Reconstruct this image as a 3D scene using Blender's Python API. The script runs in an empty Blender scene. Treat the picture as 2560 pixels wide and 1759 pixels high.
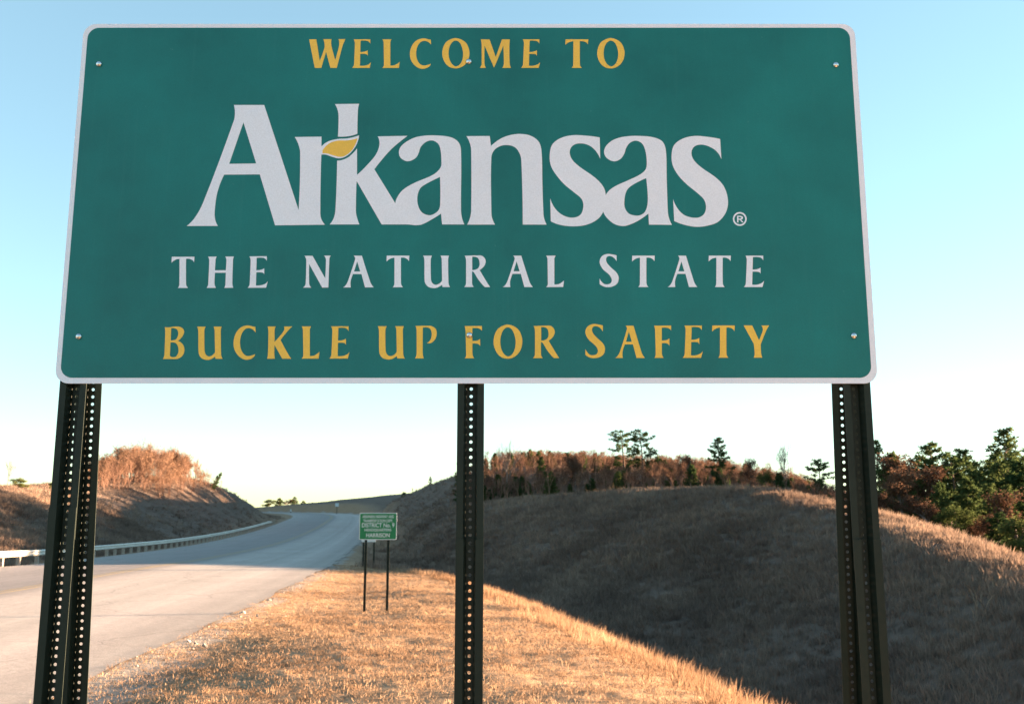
import bpy, bmesh, math, random
import numpy as np
from mathutils import Vector, Matrix

random.seed(7)
rng = np.random.default_rng(7)
SC = bpy.context.scene
COL = SC.collection

# ------------------------------------------------------------------ camera, sky, sun, exposure
EYE = 2.4                                   # camera height above the datum
TILT = math.radians(9.61)
F_PX, CX, CY = 2354.0, 1280.0, 879.5        # photograph pixels
cam_d = bpy.data.cameras.new('camera')
cam = bpy.data.objects.new('camera', cam_d)
COL.objects.link(cam)
cam.location = (0, 0, EYE)
cam.rotation_euler = (math.pi / 2 + TILT, 0, 0)
cam_d.sensor_fit = 'HORIZONTAL'
cam_d.sensor_width = 36.0
cam_d.lens = 36.0 * F_PX / 2560.0
cam_d.clip_start = 0.05
cam_d.clip_end = 6000
cam_d.dof.use_dof = True
cam_d.dof.focus_distance = 3.2
cam_d.dof.aperture_fstop = 8.0
SC.camera = cam

SUN_AZ, SUN_EL = math.radians(74), math.radians(5.45)   # azimuth clockwise from +Y (view direction)
world = bpy.data.worlds.new('World')
SC.world = world
world.use_nodes = True
wn = world.node_tree
wn.nodes.clear()
sky = wn.nodes.new('ShaderNodeTexSky')
sky.sky_type = 'NISHITA'
sky.sun_disc = False
sky.sun_elevation = SUN_EL
sky.sun_rotation = SUN_AZ
sky.altitude = 250
sky.air_density = 0.87
sky.dust_density = 0.0
sky.ozone_density = 1.8
bg = wn.nodes.new('ShaderNodeBackground')
bg.inputs['Strength'].default_value = 0.05
wo = wn.nodes.new('ShaderNodeOutputWorld')
gam = wn.nodes.new('ShaderNodeGamma')          # softer contrast over the whole sky, like the film
gam.inputs['Gamma'].default_value = 0.66
wn.links.new(sky.outputs[0], gam.inputs['Color'])
wb = wn.nodes.new('ShaderNodeMix')               # colour balance of the film, the same all over the sky
wb.data_type = 'RGBA'; wb.blend_type = 'MULTIPLY'; wb.inputs[0].default_value = 1.0
wb.inputs[7].default_value = (0.90, 1.03, 0.98, 1)
wn.links.new(gam.outputs[0], wb.inputs[6])
wn.links.new(wb.outputs[2], bg.inputs['Color'])
wn.links.new(bg.outputs[0], wo.inputs['Surface'])

sun_d = bpy.data.lights.new('sun', 'SUN')
sun_d.energy = 5.0
sun_d.angle = math.radians(0.55)
sun_d.color = (1.0, 0.65, 0.40)
sun_o = bpy.data.objects.new('sun', sun_d)
COL.objects.link(sun_o)
SUN_DIR = Vector((math.sin(SUN_AZ) * math.cos(SUN_EL), math.cos(SUN_AZ) * math.cos(SUN_EL), math.sin(SUN_EL)))
sun_o.rotation_euler = SUN_DIR.to_track_quat('Z', 'Y').to_euler()
sun_o.location = SUN_DIR * 60

vs = SC.view_settings
vs.view_transform = 'Standard'
vs.look = 'None'
vs.exposure = 3.78
vs.gamma = 1.0
SC.render.film_transparent = False

# ------------------------------------------------------------------ helpers
def ray(u, v):
    """direction of a photograph pixel, seen from the camera"""
    cx, cy = (u - CX) / F_PX, (CY - v) / F_PX
    return (cx, math.cos(TILT) - cy * math.sin(TILT), math.sin(TILT) + cy * math.cos(TILT))

def at(u, v, d):
    """point on the ray of pixel u,v at forward distance d"""
    r = ray(u, v)
    k = d / r[1]
    return Vector((r[0] * k, d, EYE + r[2] * k))

def setp(o, label=None, cat=None, group=None, kind=None):
    if label: o['label'] = label
    if cat: o['category'] = cat
    if group: o['group'] = group
    if kind: o['kind'] = kind
    return o

def mesh_obj(name, verts, faces, mat=None, parent=None, smooth=False):
    me = bpy.data.meshes.new(name)
    me.from_pydata([tuple(v) for v in verts], [], [tuple(f) for f in faces])
    me.update()
    if mat: me.materials.append(mat)
    if smooth:
        me.polygons.foreach_set('use_smooth', [True] * len(me.polygons))
    o = bpy.data.objects.new(name, me)
    COL.objects.link(o)
    if parent: o.parent = parent
    return o

def empty(name, loc, rz=0.0):
    e = bpy.data.objects.new(name, None)
    e.empty_display_size = 0.2
    e.location = loc
    e.rotation_euler = (0, 0, rz)
    COL.objects.link(e)
    return e

def box(V, Fc, x0, x1, y0, y1, z0, z1):
    b = len(V)
    V += [(x0, y0, z0), (x1, y0, z0), (x1, y1, z0), (x0, y1, z0), (x0, y0, z1), (x1, y0, z1), (x1, y1, z1), (x0, y1, z1)]
    Fc += [(b, b + 3, b + 2, b + 1), (b + 4, b + 5, b + 6, b + 7), (b, b + 1, b + 5, b + 4), (b + 1, b + 2, b + 6, b + 5),
           (b + 2, b + 3, b + 7, b + 6), (b + 3, b, b + 4, b + 7)]

def tube(V, Fc, pts, radii, n=5):
    pts = [Vector(p) for p in pts]
    b = len(V)
    m = len(pts)
    for i, p in enumerate(pts):
        t = (pts[min(i + 1, m - 1)] - pts[max(i - 1, 0)])
        if t.length < 1e-9: t = Vector((0, 0, 1))
        t.normalize()
        a = t.orthogonal().normalized() if abs(t.z) < 0.9 else Vector((1, 0, 0)).cross(t).normalized()
        c = t.cross(a)
        for k in range(n):
            an = 2 * math.pi * k / n
            V.append(tuple(p + (a * math.cos(an) + c * math.sin(an)) * radii[i]))
    for i in range(m - 1):
        for k in range(n):
            k2 = (k + 1) % n
            Fc.append((b + i * n + k, b + i * n + k2, b + (i + 1) * n + k2, b + (i + 1) * n + k))

# ---- materials
def new_mat(name):
    m = bpy.data.materials.new(name)
    m.use_nodes = True
    nt = m.node_tree
    nt.nodes.clear()
    out = nt.nodes.new('ShaderNodeOutputMaterial')
    return m, nt, out

def N(nt, t, **kw):
    n = nt.nodes.new(t)
    for k, v in kw.items():
        if k.startswith('i_'):
            n.inputs[k[2:].replace('_', ' ')].default_value = v
        else:
            setattr(n, k, v)
    return n

def noise(nt, scale, detail=4, rough=0.6, coord=None, dist=0.0):
    n = nt.nodes.new('ShaderNodeTexNoise')
    n.inputs['Scale'].default_value = scale
    n.inputs['Detail'].default_value = detail
    n.inputs['Roughness'].default_value = rough
    n.inputs['Distortion'].default_value = dist
    if coord is not None: nt.links.new(coord, n.inputs['Vector'])
    return n.outputs[0]

def ramp(nt, fac, stops):
    r = nt.nodes.new('ShaderNodeValToRGB')
    el = r.color_ramp.elements
    while len(el) < len(stops): el.new(0.5)
    for e, (p, c) in zip(el, stops):
        e.position = p
        e.color = (*c, 1) if len(c) == 3 else c
    nt.links.new(fac, r.inputs[0])
    return r.outputs[0]

def mixc(nt, fac, a, b, mode='MIX'):
    m = nt.nodes.new('ShaderNodeMix')
    m.data_type = 'RGBA'
    m.blend_type = mode
    for sock, v in ((m.inputs[0], fac), (m.inputs[6], a), (m.inputs[7], b)):
        if hasattr(v, 'is_linked'): nt.links.new(v, sock)
        elif isinstance(v, (int, float)): sock.default_value = v
        else: sock.default_value = (*v, 1)
    return m.outputs[2]

def math_n(nt, op, a, b=0.0):
    m = nt.nodes.new('ShaderNodeMath')
    m.operation = op
    for s, v in ((m.inputs[0], a), (m.inputs[1], b)):
        if hasattr(v, 'is_linked'): nt.links.new(v, s)
        else: s.default_value = v
    return m.outputs[0]

def principled(nt, out, color, rough=0.6, metal=0.0, spec=0.5, bump=None, bump_d=0.01, bump_s=1.0):
    p = nt.nodes.new('ShaderNodeBsdfPrincipled')
    if hasattr(color, 'is_linked'): nt.links.new(color, p.inputs['Base Color'])
    else: p.inputs['Base Color'].default_value = (*color, 1)
    if hasattr(rough, 'is_linked'): nt.links.new(rough, p.inputs['Roughness'])
    else: p.inputs['Roughness'].default_value = rough
    p.inputs['Metallic'].default_value = metal
    p.inputs['Specular IOR Level'].default_value = spec
    if bump is not None:
        b = nt.nodes.new('ShaderNodeBump')
        b.inputs['Strength'].default_value = bump_s
        b.inputs['Distance'].default_value = bump_d
        nt.links.new(bump, b.inputs['Height'])
        nt.links.new(b.outputs[0], p.inputs['Normal'])
    nt.links.new(p.outputs[0], out.inputs[0])
    return p

def coords(nt, which='Object'):
    return nt.nodes.new('ShaderNodeTexCoord').outputs[which]

def leaf_mat(name, c_dark, c_mid, c_light, trans=0.35, spread=1.0):
    """two-sided leaf, needle or grass blade: part of the light passes through"""
    m, nt, out = new_mat(name)
    oi = nt.nodes.new('ShaderNodeObjectInfo').outputs['Random']
    geo = nt.nodes.new('ShaderNodeNewGeometry').outputs['Random Per Island']
    loc = nt.nodes.new('ShaderNodeObjectInfo').outputs['Location']
    pn = noise(nt, 0.16, 4, 0.65, loc)
    f = math_n(nt, 'ADD', math_n(nt, 'MULTIPLY', oi, 0.3), math_n(nt, 'ADD', math_n(nt, 'MULTIPLY', geo, 0.3), math_n(nt, 'SUBTRACT', math_n(nt, 'MULTIPLY', pn, 1.3), 0.45)))
    col = ramp(nt, f, [(0.15, c_dark), (0.5, c_mid), (0.85, c_light)])
    d = nt.nodes.new('ShaderNodeBsdfDiffuse')
    t = nt.nodes.new('ShaderNodeBsdfTranslucent')
    nt.links.new(col, d.inputs[0]); nt.links.new(col, t.inputs[0])
    mx = nt.nodes.new('ShaderNodeMixShader')
    mx.inputs[0].default_value = trans
    nt.links.new(d.outputs[0], mx.inputs[1]); nt.links.new(t.outputs[0], mx.inputs[2])
    nt.links.new(mx.outputs[0], out.inputs[0])
    return m

def plain(name, color, rough=0.6, metal=0.0, var=0.15, scale=8.0, bump_d=0.0, spec=0.5):
    m, nt, out = new_mat(name)
    n = noise(nt, scale, 6, 0.65, coords(nt))
    c = mixc(nt, 1.0, color, ramp(nt, n, [(0.25, (1 - var,) * 3), (0.75, (1 + var,) * 3)]), 'MULTIPLY')
    principled(nt, out, c, rough, metal, spec, n if bump_d else None, bump_d)
    return m

# ------------------------------------------------------------------ road line and terrain
def catmull(P, step):
    P = np.array(P, float)
    Q = np.vstack([2 * P[0] - P[1], P, 2 * P[-1] - P[-2]])
    out = []
    for i in range(1, len(Q) - 2):
        p0, p1, p2, p3 = Q[i - 1], Q[i], Q[i + 1], Q[i + 2]
        n = max(2, int(np.linalg.norm(p2 - p1) / step))
        for t in np.arange(n) / n:
            out.append(0.5 * ((2 * p1) + (-p0 + p2) * t + (2 * p0 - 5 * p1 + 4 * p2 - p3) * t * t + (-p0 + 3 * p1 - 3 * p2 + p3) * t ** 3))
    out.append(P[-1])
    return np.array(out)

# eye-relative heights (z = 0 is the camera's eye)
ROAD = catmull([(-10.6, -90, -2.0), (-11.6, -20, -2.05), (-12.3, 0, -2.1), (-13.3, 14, -2.2), (-15.5, 41, -2.4), (-17.7, 57, -2.72),
                (-22, 90, -3.0), (-26.5, 125, -2.65), (-31, 160, -1.75), (-37, 195, -0.9), (-48, 228, -0.42), (-68, 258, -0.2),
                (-98, 280, -0.1), (-140, 295, 0.0), (-220, 305, 0.0)], 1.0)
RW = 7.5
_t = np.gradient(ROAD[:, :2], axis=0)
_t /= np.linalg.norm(_t, axis=1)[:, None]
RN = np.stack([_t[:, 1], -_t[:, 0]], 1)          # to the right of travel

def road_rel(x, y):
    """signed lateral offset from the centre line (right +) and road height, by nearest station"""
    x = np.atleast_1d(np.asarray(x, float)); y = np.atleast_1d(np.asarray(y, float))
    s = np.empty_like(x); z = np.empty_like(x)
    for a in range(0, len(x), 20000):
        dx = x[a:a + 20000, None] - ROAD[None, :, 0]
        dy = y[a:a + 20000, None] - ROAD[None, :, 1]
        d2 = dx * dx + dy * dy
        k = d2.argmin(1)
        r = np.arange(len(k))
        side = dx[r, k] * RN[k, 0] + dy[r, k] * RN[k, 1]
        s[a:a + 20000] = np.sign(side) * np.sqrt(d2[r, k])
        z[a:a + 20000] = ROAD[k, 2]
    return s, z

lines = [
    # near bank
    [(0.3, -30, -1.9), (0.3, -10, -1.75), (0.2, 0, -1.75), (0, 4, -1.8), (-0.5, 9, -1.92)],
    [(-3.2, -20, -1.95), (-3, 0, -1.95), (-3, 6, -1.97), (-3, 11, -2.05), (-3.2, 17, -2.18), (-3.4, 23, -2.36), (-4.3, 31, -2.42), (-5.6, 40, -2.5)],
    [(0.6, 12, -2.0), (0.2, 17, -2.15), (-0.8, 23, -2.28), (-2.2, 30, -2.36)],
    # shoulder of the bank
    [(3.8, -20, -2.1), (3.4, 2, -2.05), (3.05, 8, -2.18), (2.85, 11, -2.27), (2.65, 12.6, -2.32), (2.4, 14.7, -2.38), (1.9, 17.5, -2.43), (1.3, 21, -2.46),
     (0.2, 26.5, -2.5), (-0.9, 31, -2.52), (-2.6, 38, -2.6), (-5.2, 46, -2.9), (-8, 56, -3.2)],
    # bottom of the draw
    [(9, -20, -6.2), (9, 2, -6.6), (8.6, 8, -6.8), (8.3, 13, -6.8), (7.4, 18, -6.7), (6.3, 25, -6.3), (4.4, 33, -5.6), (2, 42, -4.7), (-2.8, 54, -4.1),
     (-8.0, 70, -4.0), (-11.8, 88, -3.6), (-15, 105, -3.3)],
    # face of the hill across the draw
    [(12.4, 17, -5.1), (10.9, 24, -4.75), (11.4, 33, -4.1), (11.1, 41.5, -3.3), (9, 50, -2.2), (2.8, 59.5, -1.5), (-3.5, 68, -1.8)],
    [(12.7, 24.8, -3.65), (13.9, 33, -2.95), (14.7, 41.2, -1.9), (14.7, 49, -0.85), (12.3, 57.6, 0.35), (8.2, 63, 0.3), (3.6, 66, -0.05)],
    # its crest
    [(17, 12, -3.4), (14.6, 20, -2.3), (14.4, 26, -2.65), (16, 34, -1.95), (17, 42, -0.85), (17, 50, 0.12), (14, 60, 1.3), (9, 66, 1.05), (4.4, 69, 0.65),
     (-2, 75, 0.1), (-4.6, 79, -0.3), (-10.3, 85, -1.1)],
    # behind the crest
    [(30, 10, -5.4), (24, 20, -4.4), (22, 28, -3.7), (24, 36, -3.9), (25.5, 45, -3.4), (25, 54, -2.1), (23.5, 62, -0.8), (21, 69, 0.4), (13, 76, 1.4), (2, 84, 0.9), (-5, 92, 0.4)],
    [(60, 0, -8), (50, 30, -8), (45, 50, -6.8), (42, 65, -5.2), (36, 80, -3), (30, 95, 0.3), (24, 106, 3.2), (14, 108, 4.2), (5, 110, 3.8), (-6, 112, 2.6)],
    [(120, 0, -10), (120, 60, -10), (90, 110, -7), (62, 140, -4), (34, 150, 4.5), (10, 155, 6.2), (-4, 150, 5.2)],
    [(-5, 186, 6.2), (10, 196, 7.6), (36, 188, 7), (80, 175, -4)],
    # cut slope on the right farther along the road
    [(-7.3, 130, 4.7), (-13.4, 145, 3.6), (-17, 155, 2.5), (-21.5, 166, 0.2)],
    [(-11.5, 122, -0.6), (-17, 140, -0.2), (-20.5, 152, 0.2)],
    # far hill the road bends in front of
    [(-15, 230, 5), (-26, 245, 4.6), (-38, 262, 4.0), (-50, 282, 3.4), (-62, 302, 2.4), (-80, 330, 1.0)],
    [(0, 300, 6), (60, 260, 6), (120, 220, 0), (0, 420, 1), (-120, 420, 0), (150, 420, -3), (-260, 380, -1)],
    # left hill
    [(-28, 10, -0.6), (-31, 30, -0.1), (-34.5, 45, 0.6), (-37.5, 60, 0.7), (-42, 80, 1.3), (-47, 105, 1.9), (-49.5, 125, 3.0), (-49.6, 148, 4.7), (-47.8, 158, 3.6),
     (-46.2, 167, 1.5), (-46, 177, -1.0)],
    [(-45, 0, 0), (-50, 40, 0.6), (-58, 70, 1.2), (-62, 100, 1.9), (-66, 130, 3.0), (-64, 155, 3.6), (-60, 176, 1), (-70, 200, -0.5)],
    [(-100, 0, 0), (-110, 80, 1), (-110, 150, 1), (-120, 220, 0), (-60, -60, -1), (20, -80, -3), (80, -80, -8), (-100, -90, -1)],
]
ctrl = []
for L in lines:
    c = catmull(L, 6.0)
    ctrl.append(c)
for k in range(0, len(ROAD), 8):
    for s_, dz in ((8.2, -0.12), (-8.2, -0.15), (-10.4, -0.3)):
        if s_ > 0 and ROAD[k, 1] > 205: continue
        if s_ < -9 and ROAD[k, 1] > 178: continue
        p = ROAD[k, :2] + RN[k] * s_
        ctrl.append(np.array([[p[0], p[1], ROAD[k, 2] + dz]]))
ctrl = np.vstack(ctrl)
# thin out coincident control points
keep = []
for i, p in enumerate(ctrl):
    if all((p[0] - ctrl[j, 0]) ** 2 + (p[1] - ctrl[j, 1]) ** 2 > 0.8 for j in keep): keep.append(i)
ctrl = ctrl[keep]

def _phi(r2):
    return np.sqrt(r2 + 1.0)                     # multiquadric: smooth, little overshoot
_n = len(ctrl)
_A = np.zeros((_n + 3, _n + 3))
_d2 = ((ctrl[:, None, :2] - ctrl[None, :, :2]) ** 2).sum(-1)
_A[:_n, :_n] = _phi(_d2)
_A[:_n, _n] = 1; _A[:_n, _n + 1:] = ctrl[:, :2]
_A[_n, :_n] = 1; _A[_n + 1:, :_n] = ctrl[:, :2].T
_A[:_n, :_n] -= np.eye(_n) * 0.03
_w = np.linalg.solve(_A, np.concatenate([ctrl[:, 2], [0, 0, 0]]))

def vnoise(x, y, seed=0):
    xi = np.floor(x).astype(np.int64); yi = np.floor(y).astype(np.int64)
    fx = x - xi; fy = y - yi
    fx = fx * fx * (3 - 2 * fx); fy = fy * fy * (3 - 2 * fy)
    def h(a, b):
        n = (a * 374761393 + b * 668265263 + seed * 1442695041) & 0xffffffff
        n = ((n ^ (n >> 13)) * 1274126177) & 0xffffffff
        return ((n ^ (n >> 16)) & 0xffff) / 65535.0
    return (h(xi, yi) * (1 - fx) + h(xi + 1, yi) * fx) * (1 - fy) + (h(xi, yi + 1) * (1 - fx) + h(xi + 1, yi + 1) * fx) * fy

def fbm(x, y, o=4, seed=0):
    a, s, t = 0.5, 0.0, 0.0
    for i in range(o):
        s = s + a * (vnoise(x, y, seed + i) - 0.5); t += a
        x, y, a = x * 2.03 + 17.1, y * 2.03 + 9.7, a * 0.55
    return s / t

def sstep(a, b, v):
    t = np.clip((v - a) / (b - a), 0, 1)
    return t * t * (3 - 2 * t)

def ground(x, y):
    """world height of the ground"""
    x = np.atleast_1d(np.asarray(x, float)); y = np.atleast_1d(np.asarray(y, float))
    z = np.empty_like(x)
    for a in range(0, len(x), 20000):
        X, Y = x[a:a + 20000], y[a:a + 20000]
        r2 = (X[:, None] - ctrl[None, :, 0]) ** 2 + (Y[:, None] - ctrl[None, :, 1]) ** 2
        z[a:a + 20000] = _phi(r2) @ _w[:_n] + _w[_n] + _w[_n + 1] * X + _w[_n + 2] * Y
    far = sstep(300, 420, np.hypot(x, y - 60))
    z = z * (1 - far) + (-4.0) * far
    s, zr = road_rel(x, y)
    on_bank = sstep(6, 3, x - (3.6 - 0.13 * y)) * sstep(60, 40, y)
    rough = 0.30 * fbm(x / 6, y / 6, 4, 3) + 0.16 * fbm(x / 1.3, y / 1.3, 3, 11)
    fine = 0.09 * fbm(x / 1.2, y / 1.2, 4, 5) + 0.045 * fbm(x / 0.4, y / 0.4, 3, 8)
    z = z + np.where(np.hypot(x, y) < 300, rough * (1 - on_bank) + fine * on_bank, 0)
    k = sstep(RW - 0.05, RW + 2.2, np.abs(s))
    under = zr - 0.05 - 0.10 * sstep(RW, RW - 1.0, np.abs(s))
    z = under * (1 - k) + z * k
    return z + EYE

def gz(x, y):
    return float(ground([x], [y])[0])

# polar sheet round the camera, fine inside the field of view
ang = np.concatenate([np.arange(-180, -40, 4.0), np.arange(-40, 40, 0.22), np.arange(40, 180, 4.0)]) * math.pi / 180
rad = [0.6]
while rad[-1] < 3500:
    r = rad[-1]
    rad.append(r + max(0.12, r * (0.013 if r < 330 else 0.08)))
rad = np.array(rad)
AA, RR = np.meshgrid(ang, rad)
GX, GY = (RR * np.sin(AA)).ravel(), (RR * np.cos(AA)).ravel()
GZ = ground(GX, GY)
na, nr = len(ang), len(rad)
gv = np.stack([GX, GY, GZ], 1)
gv = np.vstack([gv, [[0, 0, gz(0, 0)]]])
ii, jj = np.meshgrid(np.arange(nr - 1), np.arange(na), indexing='ij')
j2 = (jj + 1) % na
quads = np.stack([ii * na + jj, ii * na + j2, (ii + 1) * na + j2, (ii + 1) * na + jj], -1).reshape(-1, 4)[:, ::-1]
tris = [(len(gv) - 1, (j + 1) % na, j) for j in range(na)]

def ground_material():
    m, nt, out = new_mat('dry_ground')
    co = coords(nt)
    a = nt.nodes.new('ShaderNodeAttribute'); a.attribute_name = 'gravel'
    b = nt.nodes.new('ShaderNodeAttribute'); b.attribute_name = 'bank'
    n1 = noise(nt, 0.55, 6, 0.62, co)
    n2 = noise(nt, 3.2, 7, 0.7, co, 0.4)
    n3 = noise(nt, 26, 4, 0.75, co)
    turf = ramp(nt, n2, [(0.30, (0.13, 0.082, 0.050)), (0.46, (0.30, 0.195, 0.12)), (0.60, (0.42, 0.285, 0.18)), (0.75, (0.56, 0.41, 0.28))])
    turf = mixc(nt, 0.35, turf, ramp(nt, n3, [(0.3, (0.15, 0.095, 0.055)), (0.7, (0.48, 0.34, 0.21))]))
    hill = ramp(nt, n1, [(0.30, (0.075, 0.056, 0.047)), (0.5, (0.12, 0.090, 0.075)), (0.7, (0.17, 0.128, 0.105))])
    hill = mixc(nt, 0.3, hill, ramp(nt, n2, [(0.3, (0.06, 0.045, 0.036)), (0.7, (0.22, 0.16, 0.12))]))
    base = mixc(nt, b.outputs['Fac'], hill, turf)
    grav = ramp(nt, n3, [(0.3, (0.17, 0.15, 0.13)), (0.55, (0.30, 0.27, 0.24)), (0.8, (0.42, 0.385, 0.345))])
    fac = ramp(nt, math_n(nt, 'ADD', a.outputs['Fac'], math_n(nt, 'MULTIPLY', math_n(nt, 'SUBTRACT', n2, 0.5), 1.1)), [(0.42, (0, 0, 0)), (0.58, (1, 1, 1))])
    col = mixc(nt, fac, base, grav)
    h = math_n(nt, 'ADD', math_n(nt, 'MULTIPLY', n2, 1.0), math_n(nt, 'MULTIPLY', n3, 0.45))
    principled(nt, out, col, 0.95, 0, 0.1, h, 0.06, 0.8)
    return m

g_me = bpy.data.meshes.new('ground')
g_me.from_pydata(gv.tolist(), [], quads.tolist() + tris)
g_me.update()
g_me.polygons.foreach_set('use_smooth', [True] * len(g_me.polygons))
_s, _zr = road_rel(gv[:, 0], gv[:, 1])
grav = sstep(np.interp(gv[:, 1], [0, 12, 25, 60], [3.2, 2.8, 1.5, 1.0]), 0.0, np.abs(_s) - RW) * (0.62 + 0.9 * fbm(gv[:, 0] / 2.0, gv[:, 1] / 2.0, 3, 21))
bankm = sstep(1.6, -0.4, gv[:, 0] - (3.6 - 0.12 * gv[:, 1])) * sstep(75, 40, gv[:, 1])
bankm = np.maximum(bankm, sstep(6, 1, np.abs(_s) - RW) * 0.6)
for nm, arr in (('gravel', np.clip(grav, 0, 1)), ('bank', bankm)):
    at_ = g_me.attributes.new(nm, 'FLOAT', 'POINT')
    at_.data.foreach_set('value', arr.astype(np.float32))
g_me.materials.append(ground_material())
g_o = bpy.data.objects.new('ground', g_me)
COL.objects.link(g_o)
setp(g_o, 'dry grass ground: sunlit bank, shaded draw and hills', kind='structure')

# ------------------------------------------------------------------ road
def road_material():
    m, nt, out = new_mat('chip_seal')
    at_ = nt.nodes.new('ShaderNodeAttribute'); at_.attribute_name = 'across'
    co = coords(nt)
    n1 = noise(nt, 0.25, 4, 0.6, co)
    n2 = noise(nt, 45, 3, 0.8, co)
    mp = nt.nodes.new('ShaderNodeCombineXYZ')
    nt.links.new(math_n(nt, 'MULTIPLY', at_.outputs['Fac'], 1.0), mp.inputs[0])
    streak = noise(nt, 1.6, 4, 0.6, mp.outputs[0])
    # lanes: shoulder, travelled lane, darker far lanes
    base = ramp(nt, math_n(nt, 'ADD', math_n(nt, 'DIVIDE', at_.outputs['Fac'], 15.0), 0.5),
                [(0.0, (0.306, 0.281, 0.265)), (0.16, (0.273, 0.246, 0.236)), (0.40, (0.227, 0.207, 0.202)), (0.53, (0.238, 0.218, 0.208)), (0.60, (0.352, 0.320, 0.298)),
                 (0.78, (0.329, 0.303, 0.281)), (0.84, (0.375, 0.337, 0.315)), (1.0, (0.258, 0.234, 0.214))])
    c = mixc(nt, 1.0, base, ramp(nt, streak, [(0.25, (0.86,) * 3), (0.75, (1.12,) * 3)]), 'MULTIPLY')
    c = mixc(nt, 1.0, c, ramp(nt, n1, [(0.3, (0.92,) * 3), (0.7, (1.06,) * 3)]), 'MULTIPLY')
    c = mixc(nt, 1.0, c, ramp(nt, n2, [(0.25, (0.62,) * 3), (0.75, (1.38,) * 3)]), 'MULTIPLY')
    n4 = noise(nt, 7, 5, 0.75, co)
    c = mixc(nt, 1.0, c, ramp(nt, n4, [(0.3, (0.84,) * 3), (0.7, (1.14,) * 3)]), 'MULTIPLY')
    vo = nt.nodes.new('ShaderNodeTexVoronoi'); vo.feature = 'DISTANCE_TO_EDGE'; vo.inputs['Scale'].default_value = 0.22
    wr = nt.nodes.new('ShaderNodeVectorMath'); wr.operation = 'ADD'
    nc = nt.nodes.new('ShaderNodeTexNoise'); nc.inputs['Scale'].default_value = 0.8; nc.inputs['Detail'].default_value = 5
    nt.links.new(co, nc.inputs['Vector']); nt.links.new(co, wr.inputs[0]); nt.links.new(nc.outputs['Color'], wr.inputs[1])
    nt.links.new(wr.outputs[0], vo.inputs['Vector'])
    crack = ramp(nt, vo.outputs['Distance'], [(0.0, (0.45,) * 3), (0.006, (0, 0, 0))])
    c = mixc(nt, crack, c, (0.05, 0.045, 0.042))
    principled(nt, out, c, 0.85, 0, 0.25, n2, 0.006, 0.5)
    return m

def strip(name, s0, s1, z_off, mat, parent=None, n=2, k0=0, k1=None, dash=None, wob=0.0):
    V, Fc, U = [], [], []
    k1 = k1 or len(ROAD)
    ks = list(range(k0, k1))
    for i, k in enumerate(ks):
        w0 = wob * (vnoise(np.array([k * 0.45]), np.array([3.3]), 5)[0] - 0.5) + wob * 0.6 * (vnoise(np.array([k * 1.3]), np.array([7.3]), 6)[0] - 0.5)
        for j in range(n):
            s = s0 + (s1 - s0) * j / (n - 1)
            if j == n - 1: s += w0
            p = ROAD[k, :2] + RN[k] * s
            V.append((p[0], p[1], ROAD[k, 2] + EYE + z_off - 0.012 * abs(s)))
            U.append(s)
    for i in range(len(ks) - 1):
        if dash and (i % dash[0]) >= dash[1]: continue
        for j in range(n - 1):
            Fc.append((i * n + j, i * n + j + 1, (i + 1) * n + j + 1, (i + 1) * n + j))
    o = mesh_obj(name, V, Fc, mat, parent)
    a = o.data.attributes.new('across', 'FLOAT', 'POINT')
    a.data.foreach_set('value', np.array(U, np.float32))
    return o

road = strip('road', -RW, RW, 0.06, road_material(), n=13, wob=0.5)
setp(road, 'pale two lane highway curving away to the left', kind='structure')
def paint(name, c):
    m, nt, out = new_mat(name)
    co = coords(nt)
    n = noise(nt, 14, 5, 0.7, co)
    col = mixc(nt, ramp(nt, n, [(0.42, (0, 0, 0)), (0.6, (1, 1, 1))]), c, (0.24, 0.22, 0.20))
    principled(nt, out, col, 0.8, 0, 0.2)
    return m
ym = paint('worn_yellow_paint', (0.42, 0.31, 0.13))
strip('centre_line', 0.10, 0.22, 0.066, ym, road)
strip('centre_line', -0.22, -0.10, 0.066, ym, road)

# gravel turnout beyond the small sign, on the outside of the bend
_p = catmull([(-24.2, 182, -1.0), (-21, 196, -0.55), (-15, 210, 0.0), (-5, 222, 0.4)], 3.0)
V, Fc = [], []
for i, q in enumerate(_p):
    for s_ in (-3.0, 0, 3.0):
        V.append((q[0] + s_ * 0.8, q[1] - s_ * 0.6, q[2] + EYE + 0.12))
for i in range(len(_p) - 1):
    for j in range(2):
        Fc.append((i * 3 + j, i * 3 + j + 1, i * 3 + j + 4, i * 3 + j + 3))
setp(mesh_obj('side_road', V, Fc, plain('pale_gravel', (0.34, 0.31, 0.28), 0.9, scale=2)), 'pale gravel side road leaving the bend', kind='structure')

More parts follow.
